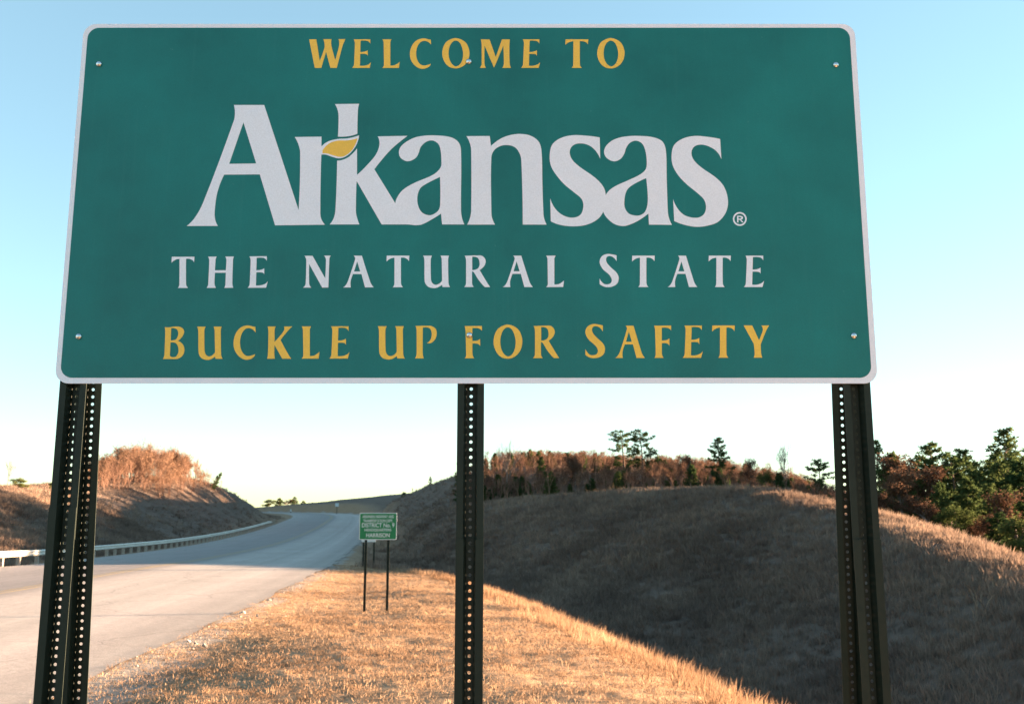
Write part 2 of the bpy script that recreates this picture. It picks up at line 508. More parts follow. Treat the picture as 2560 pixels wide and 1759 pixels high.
# ------------------------------------------------------------------ guardrail along the far edge of the road
galv = plain('galvanised_steel', (0.60, 0.56, 0.49), 0.55, 0.0, 0.2, 3.0)
wood = plain('weathered_post', (0.34, 0.29, 0.24), 0.85, 0, 0.25, 6.0)
gk = [k for k in range(len(ROAD)) if 18 < ROAD[k, 1] < 158]
e0 = ROAD[gk[0]]
gr = empty('guardrail', (e0[0] + RN[gk[0]][0] * -7.9, e0[1], gz(e0[0] - 7.9, e0[1])))
setp(gr, 'steel guardrail on short posts along the far side of the road', 'guardrail')
prof = [(0.0, 0.71), (0.05, 0.69), (0.085, 0.655), (0.085, 0.625), (0.035, 0.585), (0.035, 0.535), (0.085, 0.495), (0.085, 0.465), (0.05, 0.43), (0.0, 0.41)]
V, Fc = [], []
gl = gr.location
for i, k in enumerate(gk):
    end = min(1.0, (gk[-1] - k) / 10.0)
    for (o_, h_) in prof:
        s = -8.0 + o_ - 0.6 * (1 - end) ** 2
        p = ROAD[k, :2] + RN[k] * s
        V.append((p[0] - gl.x, p[1] - gl.y, ROAD[k, 2] + EYE - 0.05 + h_ * (0.35 + 0.65 * end) - gl.z))
m_ = len(prof)
for i in range(len(gk) - 1):
    for j in range(m_ - 1):
        Fc.append((i * m_ + j, i * m_ + j + 1, (i + 1) * m_ + j + 1, (i + 1) * m_ + j))
rail = mesh_obj('rail', V, Fc, galv, gr)
sm = rail.modifiers.new('thickness', 'SOLIDIFY'); sm.thickness = 0.006
V, Fc = [], []
box(V, Fc, -0.09, 0.09, -0.08, 0.08, -0.6, 0.66)
box(V, Fc, 0.09, 0.17, -0.06, 0.06, 0.40, 0.68)
post_me = bpy.data.meshes.new('post'); post_me.from_pydata(V, [], Fc); post_me.materials.append(wood)
acc, last = 0.0, None
for k in gk:
    if last is not None: acc += np.linalg.norm(ROAD[k, :2] - ROAD[last, :2])
    last = k
    if acc >= 1.9 or k == gk[0]:
        acc = 0.0
        p = ROAD[k, :2] + RN[k] * -8.18
        o = bpy.data.objects.new('post', post_me)
        o.parent = gr
        o.location = (p[0] - gl.x, p[1] - gl.y, ROAD[k, 2] + EYE - 0.05 - gl.z)
        o.rotation_euler = (0, 0, math.atan2(RN[k][1], RN[k][0]))
        COL.objects.link(o)

# ------------------------------------------------------------------ welcome sign
SY = 3.107                                            # plane of the sign face
def on_sign(u, v):
    p = at(u, v, SY)
    return p.x, p.z
def src(o_xy, sc):
    return lambda x, y: (o_xy[0] + x / sc, o_xy[1] + y / sc)

def parse(s):
    pts = []
    for t in s.split():
        sm_ = t.endswith('*')
        x, y = t.rstrip('*').split(',')
        pts.append((float(x), float(y), sm_))
    return pts

def outline(s, n=6):
    """closed outline: plain points are corners, starred points lie on a smooth curve"""
    P = parse(s)
    m = len(P)
    pos = [np.array(p[:2]) for p in P]
    def tan(i):
        return (pos[(i + 1) % m] - pos[i - 1]) * 0.5
    out = []
    for i in range(m):
        a, b = pos[i], pos[(i + 1) % m]
        sa, sb = P[i][2], P[(i + 1) % m][2]
        if not sa and not sb:
            out.append(a); continue
        L = np.linalg.norm(b - a)
        def unit(v):
            q = np.linalg.norm(v)
            return v / q if q else v
        ta = unit(tan(i)) * L if sa else None
        tb = unit(tan((i + 1) % m)) * L if sb else None
        if ta is None: ta = 2 * (b - a) - tb
        if tb is None: tb = 2 * (b - a) - ta
        for t in np.arange(n) / n:
            h00 = 2 * t ** 3 - 3 * t * t + 1; h10 = t ** 3 - 2 * t * t + t
            h01 = -2 * t ** 3 + 3 * t * t; h11 = t ** 3 - t * t
            out.append(h00 * a + h10 * ta + h01 * b + h11 * tb)
    return out

def flat_part(name, loops, y_front, thick, mat, parent, bevel=0.0):
    """loops of (x, z) on the sign plane -> thin solid sheet whose front is at y_front"""
    cu = bpy.data.curves.new(name, 'CURVE')
    cu.dimensions = '2D'
    cu.fill_mode = 'BOTH'
    cu.extrude = thick / 2
    for L in loops:
        sp = cu.splines.new('POLY')
        sp.points.add(len(L) - 1)
        for q, (x, z) in zip(sp.points, L): q.co = (x, z, 0, 1)
        sp.use_cyclic_u = True
    tmp = bpy.data.objects.new(name, cu)
    COL.objects.link(tmp)
    dg = bpy.context.evaluated_depsgraph_get()
    me = bpy.data.meshes.new_from_object(tmp.evaluated_get(dg))
    bpy.data.objects.remove(tmp)
    bpy.data.curves.remove(cu)
    me.name = name
    off = parent.location if parent else Vector((0, 0, 0))
    for v in me.vertices:
        x, z, d = v.co
        v.co = (x - off.x, y_front + thick / 2 - d - off.y, z - off.z)
    me.materials.clear()
    me.materials.append(mat)
    o = bpy.data.objects.new(name, me)
    COL.objects.link(o)
    o.parent = parent
    return o

def rrect(x0, x1, z0, z1, r, n=8):
    L = []
    for cx, cz, a0 in ((x1 - r, z0 + r, -90), (x1 - r, z1 - r, 0), (x0 + r, z1 - r, 90), (x0 + r, z0 + r, 180)):
        for i in range(n + 1):
            a = math.radians(a0 + 90 * i / n)
            L.append((cx + r * math.cos(a), cz + r * math.sin(a)))
    return L

def sheeting(name, col, var=0.05, streaks=False):
    m, nt, out = new_mat(name)
    co = coords(nt)
    n1 = noise(nt, 2.2, 5, 0.6, co)
    n2 = noise(nt, 210, 3, 0.8, co)
    c = mixc(nt, 1.0, col, ramp(nt, n1, [(0.3, (1 - var,) * 3), (0.7, (1 + var,) * 3)]), 'MULTIPLY')
    c = mixc(nt, 1.0, c, ramp(nt, n2, [(0.3, (0.92,) * 3), (0.7, (1.08,) * 3)]), 'MULTIPLY')
    if streaks:
        mp = N(nt, 'ShaderNodeMapping'); mp.inputs['Scale'].default_value = (60, 60, 2.2)
        nt.links.new(co, mp.inputs[0])
        st = noise(nt, 1.0, 4, 0.7, mp.outputs[0])
        sp = noise(nt, 34, 3, 0.85, co)
        c = mixc(nt, ramp(nt, st, [(0.55, (0, 0, 0)), (0.85, (0.09,) * 3)]), c, (0.10, 0.28, 0.27))
        c = mixc(nt, ramp(nt, sp, [(0.68, (0, 0, 0)), (0.80, (0.35,) * 3)]), c, (0.20, 0.36, 0.35))
    rr = ramp(nt, n1, [(0.3, (0.42,) * 3), (0.7, (0.58,) * 3)])
    wv = noise(nt, 1.1, 3, 0.5, co)
    principled(nt, out, c, rr, 0, 0.30, wv, 0.02, 0.35)
    return m

green = sheeting('green_sheeting', (0.007, 0.158, 0.156), 0.20, True)
white = sheeting('white_sheeting', (0.77, 0.80, 0.90), 0.03)
amber = sheeting('amber_sheeting', (0.84, 0.52, 0.085), 0.05)
alu = plain('aluminium_sheet', (0.55, 0.56, 0.57), 0.4, 0.8, 0.1, 4)

X0, X1, Z0, Z1 = -1.522, 1.218, EYE + 0.420, EYE + 1.708
sg = empty('welcome_sign', (-0.152, SY, gz(-0.152, SY)))
setp(sg, 'large green welcome sign with white and amber lettering on three braced steel posts', 'sign')
o = flat_part('panel', [rrect(X0, X1, Z0, Z1, 0.046)], SY, 0.0035, white, sg)
flat_part('green_field', [rrect(X0 + 0.0165, X1 - 0.0195, Z0 + 0.0190, Z1 - 0.0150, 0.040)], SY - 0.0006, 0.0005, green, sg)

GLY = {
 'T': (75, 735, ["1805,75 2265,75 2258,192 2225,150* 2165,120* 2095,118 2095,640* 2105,690* 2135,735 1927,735 1955,690* 1960,640* 1962,118 1900,130* 1850,155* 1800,200"]),
 'H': (95, 745, ["835,95 1010,95 990,150* 985,200* 975,380 1200,380 1212,200* 1210,150* 1190,95 1368,95 1350,150* 1347,200* 1335,640* 1340,690* 1355,745 1167,745 1190,690* 1193,640* 1200,432 975,432 965,640* 972,690* 995,745 805,745 832,690* 838,640* 858,200* 855,150*"]),
 'E': (92, 745, ["1690,92 2050,92 2050,190 2010,140* 1950,122* 1840,122 1832,380 1900,378* 1960,362* 1995,340 1997,470 1970,435* 1920,425* 1832,425 1825,695 1920,695* 1990,675* 2035,650* 2068,612 2035,745 1655,745 1690,690* 1697,640* 1715,200* 1712,150*"]),
 'N': (82, 740, ["95,85 262,85 525,550 540,170* 530,125* 500,82 640,82 615,125* 610,170* 590,740 460,740 192,255 190,640* 200,690* 235,740 65,740 110,690* 120,640* 133,200* 125,140*"]),
 'A': (80, 738, ["1115,80 1285,80 1450,600* 1480,670* 1530,738 1350,738 1275,462 1100,462 1055,590* 1048,650* 1055,738 895,738 950,690* 990,620* 1140,170* 1145,130*", "1187,200 1250,408 1122,408"]),
 'U': (53, 508, ["162,53 290,53 275,95* 272,130* 275,380* 285,430* 310,462* 350,475* 400,455* 437,415 432,130* 430,95* 415,53 538,53 527,95* 525,130* 530,440* 537,475* 552,508 445,508 435,475 400,500* 360,518* 310,523* 240,505* 200,465* 183,410* 180,130* 175,85*"]),
 'R': (55, 508, ["765,57 950,52* 1010,55* 1055,90* 1070,140* 1055,195* 1020,235* 982,262 1080,425* 1135,508 1060,508 1020,470* 960,395* 905,305* 890,288* 873,283 872,440* 878,475* 897,508 757,508 780,475* 785,440* 785,130* 780,90*", "875,72 930,75* 965,100* 980,150* 980,195* 960,235* 925,255* 875,262"]),
 'L': (57, 508, ["1948,57 2085,57 2068,95* 2067,130* 2067,470 2120,468* 2160,450* 2207,412 2195,508 1948,508 1970,475* 1972,440* 1967,130* 1965,95*"]),
 'S': (102, 515, ["325,98 325,178 300,140* 265,115* 225,108* 195,125* 187,160* 205,205* 260,265* 320,320* 348,370* 352,410* 335,465* 280,505* 210,517* 150,505* 103,475 103,400 125,440* 160,472* 200,480* 245,465* 262,430* 255,395* 225,350* 150,285* 115,230* 103,185* 112,140* 145,100* 205,80* 265,85*"]),
 'B': (132, 750, ["95,140 180,143* 260,132* 350,130* 430,155* 468,215* 455,285* 415,345* 350,405 415,440* 460,500* 475,575* 460,650* 410,715* 330,750* 200,752* 60,752 85,690* 90,640* 105,240* 103,190*", "218,160 280,162* 330,185* 355,245* 345,320* 310,375* 265,392* 210,395", "205,435 275,435* 320,460* 350,510* 362,580* 350,650* 315,700* 270,718* 225,712* 193,690"]),
 'C': (130, 748, ["1845,135 1848,245 1810,200* 1760,170* 1710,160* 1650,180* 1595,245* 1560,340* 1550,440* 1562,540* 1600,630* 1650,680* 1710,697* 1770,685* 1840,660 1825,700* 1770,745* 1680,768* 1590,745* 1500,670* 1440,560* 1425,450* 1440,340* 1490,225* 1570,145* 1650,115* 1720,110* 1780,125*"]),
 'K': (78, 472, ["145,78 245,78 232,110* 230,145* 230,268 310,180* 340,140* 352,110* 347,78 450,78 410,115* 345,190* 305,245 400,420* 435,472 325,472 230,305 228,420* 235,472 138,472 148,420* 155,145* 152,110*"]),
 'P': (72, 470, ["1970,70 2120,68* 2180,75* 2222,110* 2233,160* 2220,220* 2185,265* 2150,283* 2112,280 2150,250* 2168,205* 2170,150* 2155,110* 2125,90* 2062,90 2060,400* 2065,440* 2075,470 1965,470 1980,440* 1985,400* 1985,140* 1982,100*"]),
 'F': (90, 640, ["240,90 528,90 528,172 495,140* 450,125* 370,125 370,345 430,342* 465,332* 497,308 500,435 470,400* 430,388* 372,388 372,560* 380,600* 400,640 245,640 265,600* 267,560* 258,200* 255,140*"]),
 'O': (82, 550, ["695,62* 790,90* 860,150* 900,250* 905,330* 885,420* 830,500* 760,545* 690,557* 610,540* 540,480* 495,380* 487,310* 500,220* 545,130* 620,80*", "690,102* 740,120* 780,180* 805,270* 808,340* 795,420* 760,490* 705,525* 650,500* 605,430* 587,350* 587,270* 605,190* 640,130*"]),
 'Y': (92, 640, ["1770,92 1915,92 2032,345 2085,215* 2098,150* 2070,95 2205,92 2170,150* 2140,215* 2065,400 2060,430* 2068,560* 2075,600* 2087,640 1940,640 1955,600* 1958,560* 1945,430* 1940,400"]),
 'W': (128, 585, ["20,128 135,128 190,470 265,270* 268,210* 248,125 380,125 375,200* 385,260* 440,460 495,260* 505,190* 493,125 605,125 570,200* 550,260* 465,585 362,585 293,330 215,585 110,585"]),
 'M': (115, 525, ["128,115 255,115 345,370 435,115 550,115 545,170* 543,210* 545,440* 550,480* 565,525 440,525 460,480* 462,440* 455,205 330,500* 318,520 183,205 180,440* 185,480* 200,525 115,525 138,480* 140,440* 140,210* 138,160*"]),
}

def text_line(chars, top, base, mat, label, name='letter'):
    """chars: (letter, left px, right px); top / base: functions of px"""
    for ch, xl, xr in chars:
        loops = []
        t0, b0, outs = GLY[ch]
        L = [outline(s) for s in outs]
        xs = [p[0] for p in L[0]]
        mn, mxx = min(xs), max(xs)
        for lp in L:
            q = []
            for p in lp:
                u = xl + (p[0] - mn) / (mxx - mn) * (xr - xl)
                v = top(u) + (p[1] - t0) / (b0 - t0) * (base(u) - top(u))
                q.append(on_sign(u, v))
            loops.append(q)
        o = flat_part(name, loops, SY - 0.0012, 0.0005, mat, sg)
        o['label'] = '%s %s' % (label, ch)

lin = lambda x0, y0, x1, y1: (lambda x: y0 + (y1 - y0) * (x - x0) / (x1 - x0))
text_line([('W', 773.1, 863.8), ('E', 880.5, 927.8), ('L', 956, 999.4), ('C', 1024.9, 1077.6), ('O', 1105.6, 1173.7), ('M', 1199.8, 1277.3), ('E', 1302.8, 1350.5),
           ('T', 1413.3, 1470.7), ('O', 1493, 1561.4)], lambda x: 99.3, lambda x: 170.6, amber, 'amber letter of WELCOME TO:')
pw = lambda x: np.interp(x, [430, 640, 760, 1900], [642.2, 641.0, 639.2, 639.2])
pb = lambda x: np.interp(x, [430, 760, 1100, 1900], [719.9, 719.0, 717.6, 717.6])
text_line([('T', 429, 486.3), ('H', 517, 585.1), ('E', 619.5, 669.5), ('N', 757.8, 827.1), ('A', 857.9, 934.4), ('T', 966.4, 1023.4), ('U', 1057.9, 1125), ('R', 1160.3, 1225.4),
           ('A', 1257, 1332.2), ('L', 1365.4, 1410), ('S', 1499, 1546.7), ('T', 1580, 1636.8), ('A', 1669.4, 1743.3), ('T', 1771.3, 1827), ('E', 1859.4, 1910)],
          pw, pb, white, 'white letter of THE NATURAL STATE:')
text_line([('B', 407.7, 461.3), ('U', 493.2, 556.5), ('C', 584, 639), ('K', 667.9, 731), ('L', 754.3, 798.8), ('E', 823.7, 873.7), ('U', 944.5, 1011.9), ('P', 1037.6, 1091.8),
           ('F', 1161.2, 1204.8), ('O', 1233.9, 1305.8), ('R', 1332.5, 1398), ('S', 1463.4, 1512.5), ('A', 1538.2, 1612.1), ('F', 1635.1, 1677.6), ('E', 1706.6, 1756.6),
           ('T', 1780, 1836.8), ('Y', 1859, 1922.7)], lin(408, 816.6, 1922, 813.2), lin(408, 896.9, 1922, 893.7), amber, 'amber letter of BUCKLE UP FOR SAFETY:')

m1 = lambda x, y: (440 + x * 740 / 2323, 230 + y * 740 / 2323)
m2 = lambda x, y: (1140 + x * 760 / 2323, 300 + y * 760 / 2323)
def traced(strs, mp):
    return [[on_sign(*mp(p[0], p[1])) for p in outline(s)] for s in strs]
logo = traced([
 # A joined to r, with the white edge of the leaf
 "455,104 693,104 963,928 975,480* 960,410* 932,355 1142,352 1142,430 1190,392* 1265,371* 1350,365* 1437,342 1425,395* 1395,450* 1345,500* 1285,522* 1225,510* 1180,494* 1141,493 1133,940* 1140,995* 1170,1042 778,1047 658,648 378,650 325,790* 305,930* 308,1000* 330,1052 85,1052 150,985* 215,865* 455,225* 463,160*",
 "530,240 630,562 418,565",
 "1150,460 1200,407* 1265,384* 1350,381* 1425,365 1410,410* 1380,460* 1330,501* 1285,511* 1230,498* 1190,485* 1150,484",
 # upper stem of k
 "1247,97 1437,95 1428,150* 1424,330 1370,346* 1320,352* 1271,352 1276,190* 1268,140*",
 # k joined to a
 "1265,540 1310,533* 1360,508* 1421,445 1421,652 1500,575* 1570,490* 1597,410* 1583,350 1817,346 1760,390* 1690,450* 1610,540* 1557,608 1722,875 1735,830* 1780,770* 1870,715* 1990,665* 2040,635* 2078,590* 2083,540* 2075,450* 2055,405* 2010,382* 1960,395* 1920,435* 1905,480* 1880,520* 1820,545* 1765,520* 1749,475* 1765,430* 1820,385* 1900,352* 2030,342* 2160,358* 2220,400* 2237,470* 2237,930* 2245,990* 2263,1040 2088,1040 2080,955 2000,1005* 1930,1040* 1880,1046* 1830,1041* 1790,1040 1614,1040 1418,700 1412,930* 1418,975* 1440,1040 1207,1040 1240,985* 1252,920*",
 "2072,668 2074,860* 2065,920* 2030,955* 1985,968* 1930,945* 1900,890* 1895,820* 1915,760* 1950,730*",
], m1)
logo += traced([
 "80,125 258,124 267,200 340,145* 410,118* 490,108* 570,122* 630,165* 653,235* 660,480* 667,690* 672,745* 692,800 510,800 499,310* 485,255* 450,210* 400,194* 340,200* 290,235* 270,290* 270,690* 275,745* 298,800 85,800 108,745* 116,690* 116,240* 108,185*",
 "1098,135 1102,298 1065,235* 1015,195* 950,180* 895,195* 869,240* 885,300* 940,355* 1060,440* 1125,510* 1143,575 1175,535* 1230,500* 1320,460* 1410,415* 1450,375* 1457,310* 1445,230* 1420,180* 1375,160* 1330,175* 1300,215* 1285,260* 1255,300* 1205,317* 1150,290* 1131,245* 1150,195* 1210,150* 1300,127* 1420,124* 1520,137* 1580,170* 1604,240* 1610,450* 1618,690* 1626,745* 1650,802 1474,800 1470,716 1400,765* 1340,795* 1280,811* 1210,795* 1150,745* 1125,700 1080,760* 1000,800* 900,813* 800,803* 724,775 720,600 760,680* 820,730* 890,747* 950,725* 973,660* 960,605* 910,560* 830,495* 765,420* 725,350* 716,270* 735,190* 800,140* 890,118* 1000,122*",
 "1453,445 1465,580* 1462,650* 1445,700* 1415,725* 1375,731* 1320,715* 1290,670* 1287,610* 1300,550* 1325,515* 1380,480*",
 "2018,147 2027,300 1990,240* 1930,203* 1870,190* 1820,205* 1799,250* 1815,305* 1870,360* 1990,445* 2050,515* 2078,620* 2060,710* 2000,780* 1920,808* 1840,817* 1750,803* 1667,773 1659,605 1695,680* 1750,730* 1835,748* 1890,725* 1910,670* 1895,610* 1845,560* 1760,490* 1695,420* 1655,345* 1647,270* 1665,195* 1730,145* 1820,124* 1920,130*",
], m2)
for r_ in (53, 41):
    logo.append([on_sign(*m2(2168 + r_ * math.cos(a), 757 + r_ * math.sin(a))) for a in np.linspace(0, 2 * math.pi, 25)[:-1]])
logo += traced(["2147,733 2172,733* 2188,738* 2193,747* 2189,757* 2179,762 2197,783 2184,783 2168,763 2158,763 2158,783 2147,783", "2158,742 2170,742* 2180,747* 2170,754* 2158,754"], m2)
for name_, lab, lo, hi in (('letter', 'large white joined letters A and r', 0, 3), ('letter', 'upper stem of the large white letter k', 3, 4), ('letter', 'large white joined letters k and a', 4, 6),
                           ('letter', 'large white letter n', 6, 7), ('letter', 'large white joined letters s and a', 7, 9), ('letter', 'large white last letter s', 9, 10),
                           ('registered_mark', 'small white circled R', 10, 14)):
    o = flat_part(name_, logo[lo:hi], SY - 0.0012, 0.0005, white, sg)
    o['label'] = lab
leaf = traced(["1150,460 1200,407* 1265,384* 1350,381* 1425,365 1410,410* 1380,460* 1330,501* 1285,511* 1230,498* 1190,485* 1150,484"], m1)
o = flat_part('leaf_emblem', leaf, SY - 0.0012, 0.0005, amber, sg)
o['label'] = 'amber leaf between the letters r and k'

# bolts through the panel
chrome = plain('zinc_bolt', (0.62, 0.64, 0.66), 0.22, 1.0, 0.05, 40)
V, Fc = [], []
rings = [(0.0105, 0.0), (0.0105, 0.0022), (0.0088, 0.0048), (0.0055, 0.0068), (0.0018, 0.0076)]
for r_, d_ in rings:
    for k in range(14):
        a = 2 * math.pi * k / 14
        V.append((r_ * math.cos(a), -d_, r_ * math.sin(a)))
for i in range(len(rings) - 1):
    for k in range(14):
        Fc.append((i * 14 + k, i * 14 + (k + 1) % 14, (i + 1) * 14 + (k + 1) % 14, (i + 1) * 14 + k))
Fc.append(tuple(range((len(rings) - 1) * 14, len(rings) * 14)))
bolt_me = bpy.data.meshes.new('bolt'); bolt_me.from_pydata(V, [], Fc); bolt_me.materials.append(chrome)
bolt_me.polygons.foreach_set('use_smooth', [True] * len(bolt_me.polygons))
bolts_px = [(248, 161), (1172, 155), (2089, 163), (197.5, 841), (1173.5, 837.5), (2134, 839)]
for (u, v) in bolts_px:
    x, z = on_sign(u, v)
    b = bpy.data.objects.new('bolt', bolt_me)
    b.parent = sg
    b.location = Vector((x, SY - 0.0014, z)) - sg.location
    COL.objects.link(b)

# perforated U-channel posts
def channel(length, pitch=0.0254, hole=0.0054, half=(0.0445, 0.0235, 0.0155), depth=0.034, phase=0.0):
    """open channel, flanges at y = 0 facing -y, web with a row of holes at y = depth; z from 0 to length"""
    V, Fc = [], []
    fl, op, wb = half
    n = int(length / pitch)
    for k in range(n):
        z0, z1 = k * pitch, (k + 1) * pitch
        zc = (z0 + z1) / 2
        # web cell with hole
        outer = []
        for i in range(4): outer.append((-wb + 2 * wb * i / 4, z0))
        for i in range(4): outer.append((wb, z0 + pitch * i / 4))
        for i in range(4): outer.append((wb - 2 * wb * i / 4, z1))
        for i in range(4): outer.append((-wb, z1 - pitch * i / 4))
        b = len(V)
        for (x, z) in outer: V.append((x, depth, z))
        for (x, z) in outer:
            a = math.atan2(z - zc, x)
            V.append((hole * math.cos(a), depth, zc + hole * math.sin(a)))
        for i in range(16):
            j = (i + 1) % 16
            Fc.append((b + i, b + j, b + 16 + j, b + 16 + i))
    b = len(V)
    H = n * pitch
    pr = [(-fl, 0.0), (-op, 0.0), (-wb, depth)], [(wb, depth), (op, 0.0), (fl, 0.0)]
    for P in pr:
        for (x, y) in P:
            V.append((x, y, 0)); V.append((x, y, H))
        Fc += [(b, b + 2, b + 3, b + 1), (b + 2, b + 4, b + 5, b + 3)]
        b += 6
    me = bpy.data.meshes.new('post')
    me.from_pydata(V, [], Fc)
    bm = bmesh.new(); bm.from_mesh(me)
    bmesh.ops.remove_doubles(bm, verts=bm.verts, dist=0.00005)
    bmesh.ops.recalc_face_normals(bm, faces=bm.faces)
    bm.to_mesh(me); bm.free()
    return me

def post_material():
    m, nt, out = new_mat('green_post_enamel')
    co = coords(nt)
    n = noise(nt, 30, 6, 0.7, co)
    n2 = noise(nt, 4, 4, 0.6, co)
    c = ramp(nt, n2, [(0.3, (0.006, 0.013, 0.009)), (0.7, (0.011, 0.020, 0.014))])
    c = mixc(nt, ramp(nt, n, [(0.66, (0, 0, 0)), (0.80, (0.4,) * 3)]), c, (0.04, 0.03, 0.02))
    principled(nt, out, c, ramp(nt, n, [(0.3, (0.42,) * 3), (0.7, (0.65,) * 3)]), 0, 0.28, n, 0.0004, 0.6)
    return m
pm = post_material()

def add_channel(name, x, y, z0, z1, lean, parent, thick=0.0021, **kw):
    me = channel(z1 - z0, **kw)
    me.materials.append(pm)
    o = bpy.data.objects.new(name, me)
    o.parent = parent
    o.location = Vector((x, y, z0)) - parent.location
    o.rotation_euler = (lean, 0, 0)
    COL.objects.link(o)
    s = o.modifiers.new('thickness', 'SOLIDIFY'); s.thickness = thick; s.offset = 0
    return o

snap = lambda z: round(z / 0.0254) * 0.0254
for (u_b, seam_v) in ((187, 1263), (1177.5, 1351), (2139, 1340)):
    xb = at(u_b, 962, SY + 0.02).x
    gz0 = gz(xb, SY)
    z_seam = at(u_b, seam_v, SY).z
    # main post up behind the panel, base stub spliced in front of it, brace leaning back
    add_channel('post', xb, SY + 0.0085, snap(z_seam - 0.10), Z1 - 0.05, 0, sg)
    add_channel('base_stub', xb, SY + 0.0030, snap(gz0 - 0.4), snap(z_seam), 0, sg, half=(0.0450, 0.0205, 0.0125), depth=0.0335)
    if abs(u_b - 1177.5) < 1: continue             # nothing shows behind the middle post
    zb = gz0 - 0.3
    L = (Z1 - 0.15) - zb
    slope = 0.060
    add_channel('brace', xb, SY + 0.058 + slope * L, zb, zb + L, math.atan(slope), sg)

# ------------------------------------------------------------------ small green sign farther on
def font_mesh(txt, w, h, bold=0.0):
    cu = bpy.data.curves.new('t', 'FONT')
    cu.body = txt
    cu.align_x = 'CENTER'
    cu.fill_mode = 'FRONT'
    cu.offset = bold
    tmp = bpy.data.objects.new('t', cu); COL.objects.link(tmp)
    me = bpy.data.meshes.new_from_object(tmp.evaluated_get(bpy.context.evaluated_depsgraph_get()))
    bpy.data.objects.remove(tmp); bpy.data.curves.remove(cu)
    xs = [v.co.x for v in me.vertices]; ys = [v.co.y for v in me.vertices]
    cx, cy = (min(xs) + max(xs)) / 2, (min(ys) + max(ys)) / 2
    for v in me.vertices:
        v.co = ((v.co.x - cx) / (max(xs) - min(xs)) * w, 0, (v.co.y - cy) / (max(ys) - min(ys)) * h)
    return me

DS = 22.9
dull = sheeting('dull_white_sheeting', (0.50, 0.54, 0.55), 0.04)
g2 = sheeting('small_green_sheeting', (0.012, 0.165, 0.060), 0.05)
a, b = at(899, 1281, DS), at(991.5, 1348.5, DS)
sx = (a.x + b.x) / 2
ss = empty('district_sign', (sx, DS, gz(sx, DS)))
setp(ss, 'small green sign with five lines of white text on two thin posts', 'sign')
flat_part('panel', [rrect(a.x, b.x, b.z, a.z, 0.03)], DS, 0.004, dull, ss)
flat_part('green_field', [rrect(a.x + 0.018, b.x - 0.018, b.z + 0.018, a.z - 0.018, 0.022)], DS - 0.004, 0.002, g2, ss)
kx = (b.x - a.x) / 92.5
for txt, yc, hh, x0_, x1_ in (('ARKANSAS HIGHWAY AND', 305, 72, 465, 1240), ('TRANSPORTATION DEPT.', 410, 72, 490, 1215), ('DISTRICT No. 9', 517, 104, 455, 1250),
                              ('HEADQUARTERS', 642, 80, 520, 1175), ('HARRISON', 768, 100, 560, 1135)):
    sc_ = 170 / 1696
    me = font_mesh(txt, (x1_ - x0_) * sc_ * kx, hh * sc_ * kx, 0.018)
    me.materials.append(dull)
    p = at(860 + (x0_ + x1_) / 2 * sc_, 1260 + yc * sc_, DS)
    o = bpy.data.objects.new('lettering', me); o.parent = ss
    o.location = Vector((p.x, DS - 0.0065, p.z)) - ss.location
    o['label'] = 'white line ' + txt
    COL.objects.link(o)

def plain_post(name, x, y, z0, z1, parent, w=0.030):
    V, Fc = [], []
    P = [(-w, 0), (-w * 0.5, 0), (-w * 0.35, w), (w * 0.35, w), (w * 0.5, 0), (w, 0)]
    for (px_, py_) in P:
        V.append((px_, py_, z0)); V.append((px_, py_, z1))
    for i in range(5): Fc.append((2 * i, 2 * i + 2, 2 * i + 3, 2 * i + 1))
    o = mesh_obj(name, [(v[0] + x - parent.location.x, v[1] + y - parent.location.y, v[2] - parent.location.z) for v in V], Fc, pm, parent)
    s = o.modifiers.new('thickness', 'SOLIDIFY'); s.thickness = 0.006
    return o
for u in (915, 971):
    p = at(u, 1345, DS)
    plain_post('post', p.x, DS + 0.007, gz(p.x, DS) - 0.4, a.z - 0.05, ss)

# white sign hidden behind it
D2 = 46.0
a2, b2 = at(905, 1300, D2), at(940, 1354, D2)
ws = empty('white_sign', ((a2.x + b2.x) / 2, D2, gz((a2.x + b2.x) / 2, D2)))
setp(ws, 'pale sign on two posts almost hidden behind the small green sign', 'sign')
flat_part('panel', [rrect(a2.x, b2.x, b2.z, a2.z, 0.04)], D2, 0.004, dull, ws)
for u in (909, 935.5):
    p = at(u, 1345, D2)
    plain_post('post', p.x, D2 + 0.006, gz(p.x, D2) - 0.4, a2.z - 0.05, ws, 0.04)

# far roadside sign and delineator on the bend
for (u, v, d, w, h, nm, lab, cat) in ((842.5, 1261, 215, 0.8, 0.75, 'far_sign', 'white sign at the far bend below the dark hill', 'sign'),
                                      (727, 1275, 232, 0.25, 0.55, 'road_marker', 'tiny pale marker post beside the far bend of the road', 'marker')):
    p = at(u, v, d)
    g = gz(p.x, d)
    e = empty(nm, (p.x, d, g))
    setp(e, lab, cat)
    flat_part('panel', [rrect(p.x - w / 2, p.x + w / 2, p.z - h / 2, p.z + h / 2, 0.05)], d, 0.01, dull, e)
    plain_post('post', p.x, d + 0.02, g - 0.3, p.z, e, 0.06)

# ------------------------------------------------------------------ plants
def rdir(up=0.0):
    v = Vector((random.gauss(0, 1), random.gauss(0, 1), random.gauss(0, 1) + up))
    return v.normalized()

def to_mesh(name, V, Fc, mat, smooth=False):
    me = bpy.data.meshes.new(name)
    me.from_pydata(V, [], Fc)
    me.materials.append(mat)
    if smooth: me.polygons.foreach_set('use_smooth', [True] * len(me.polygons))
    return me

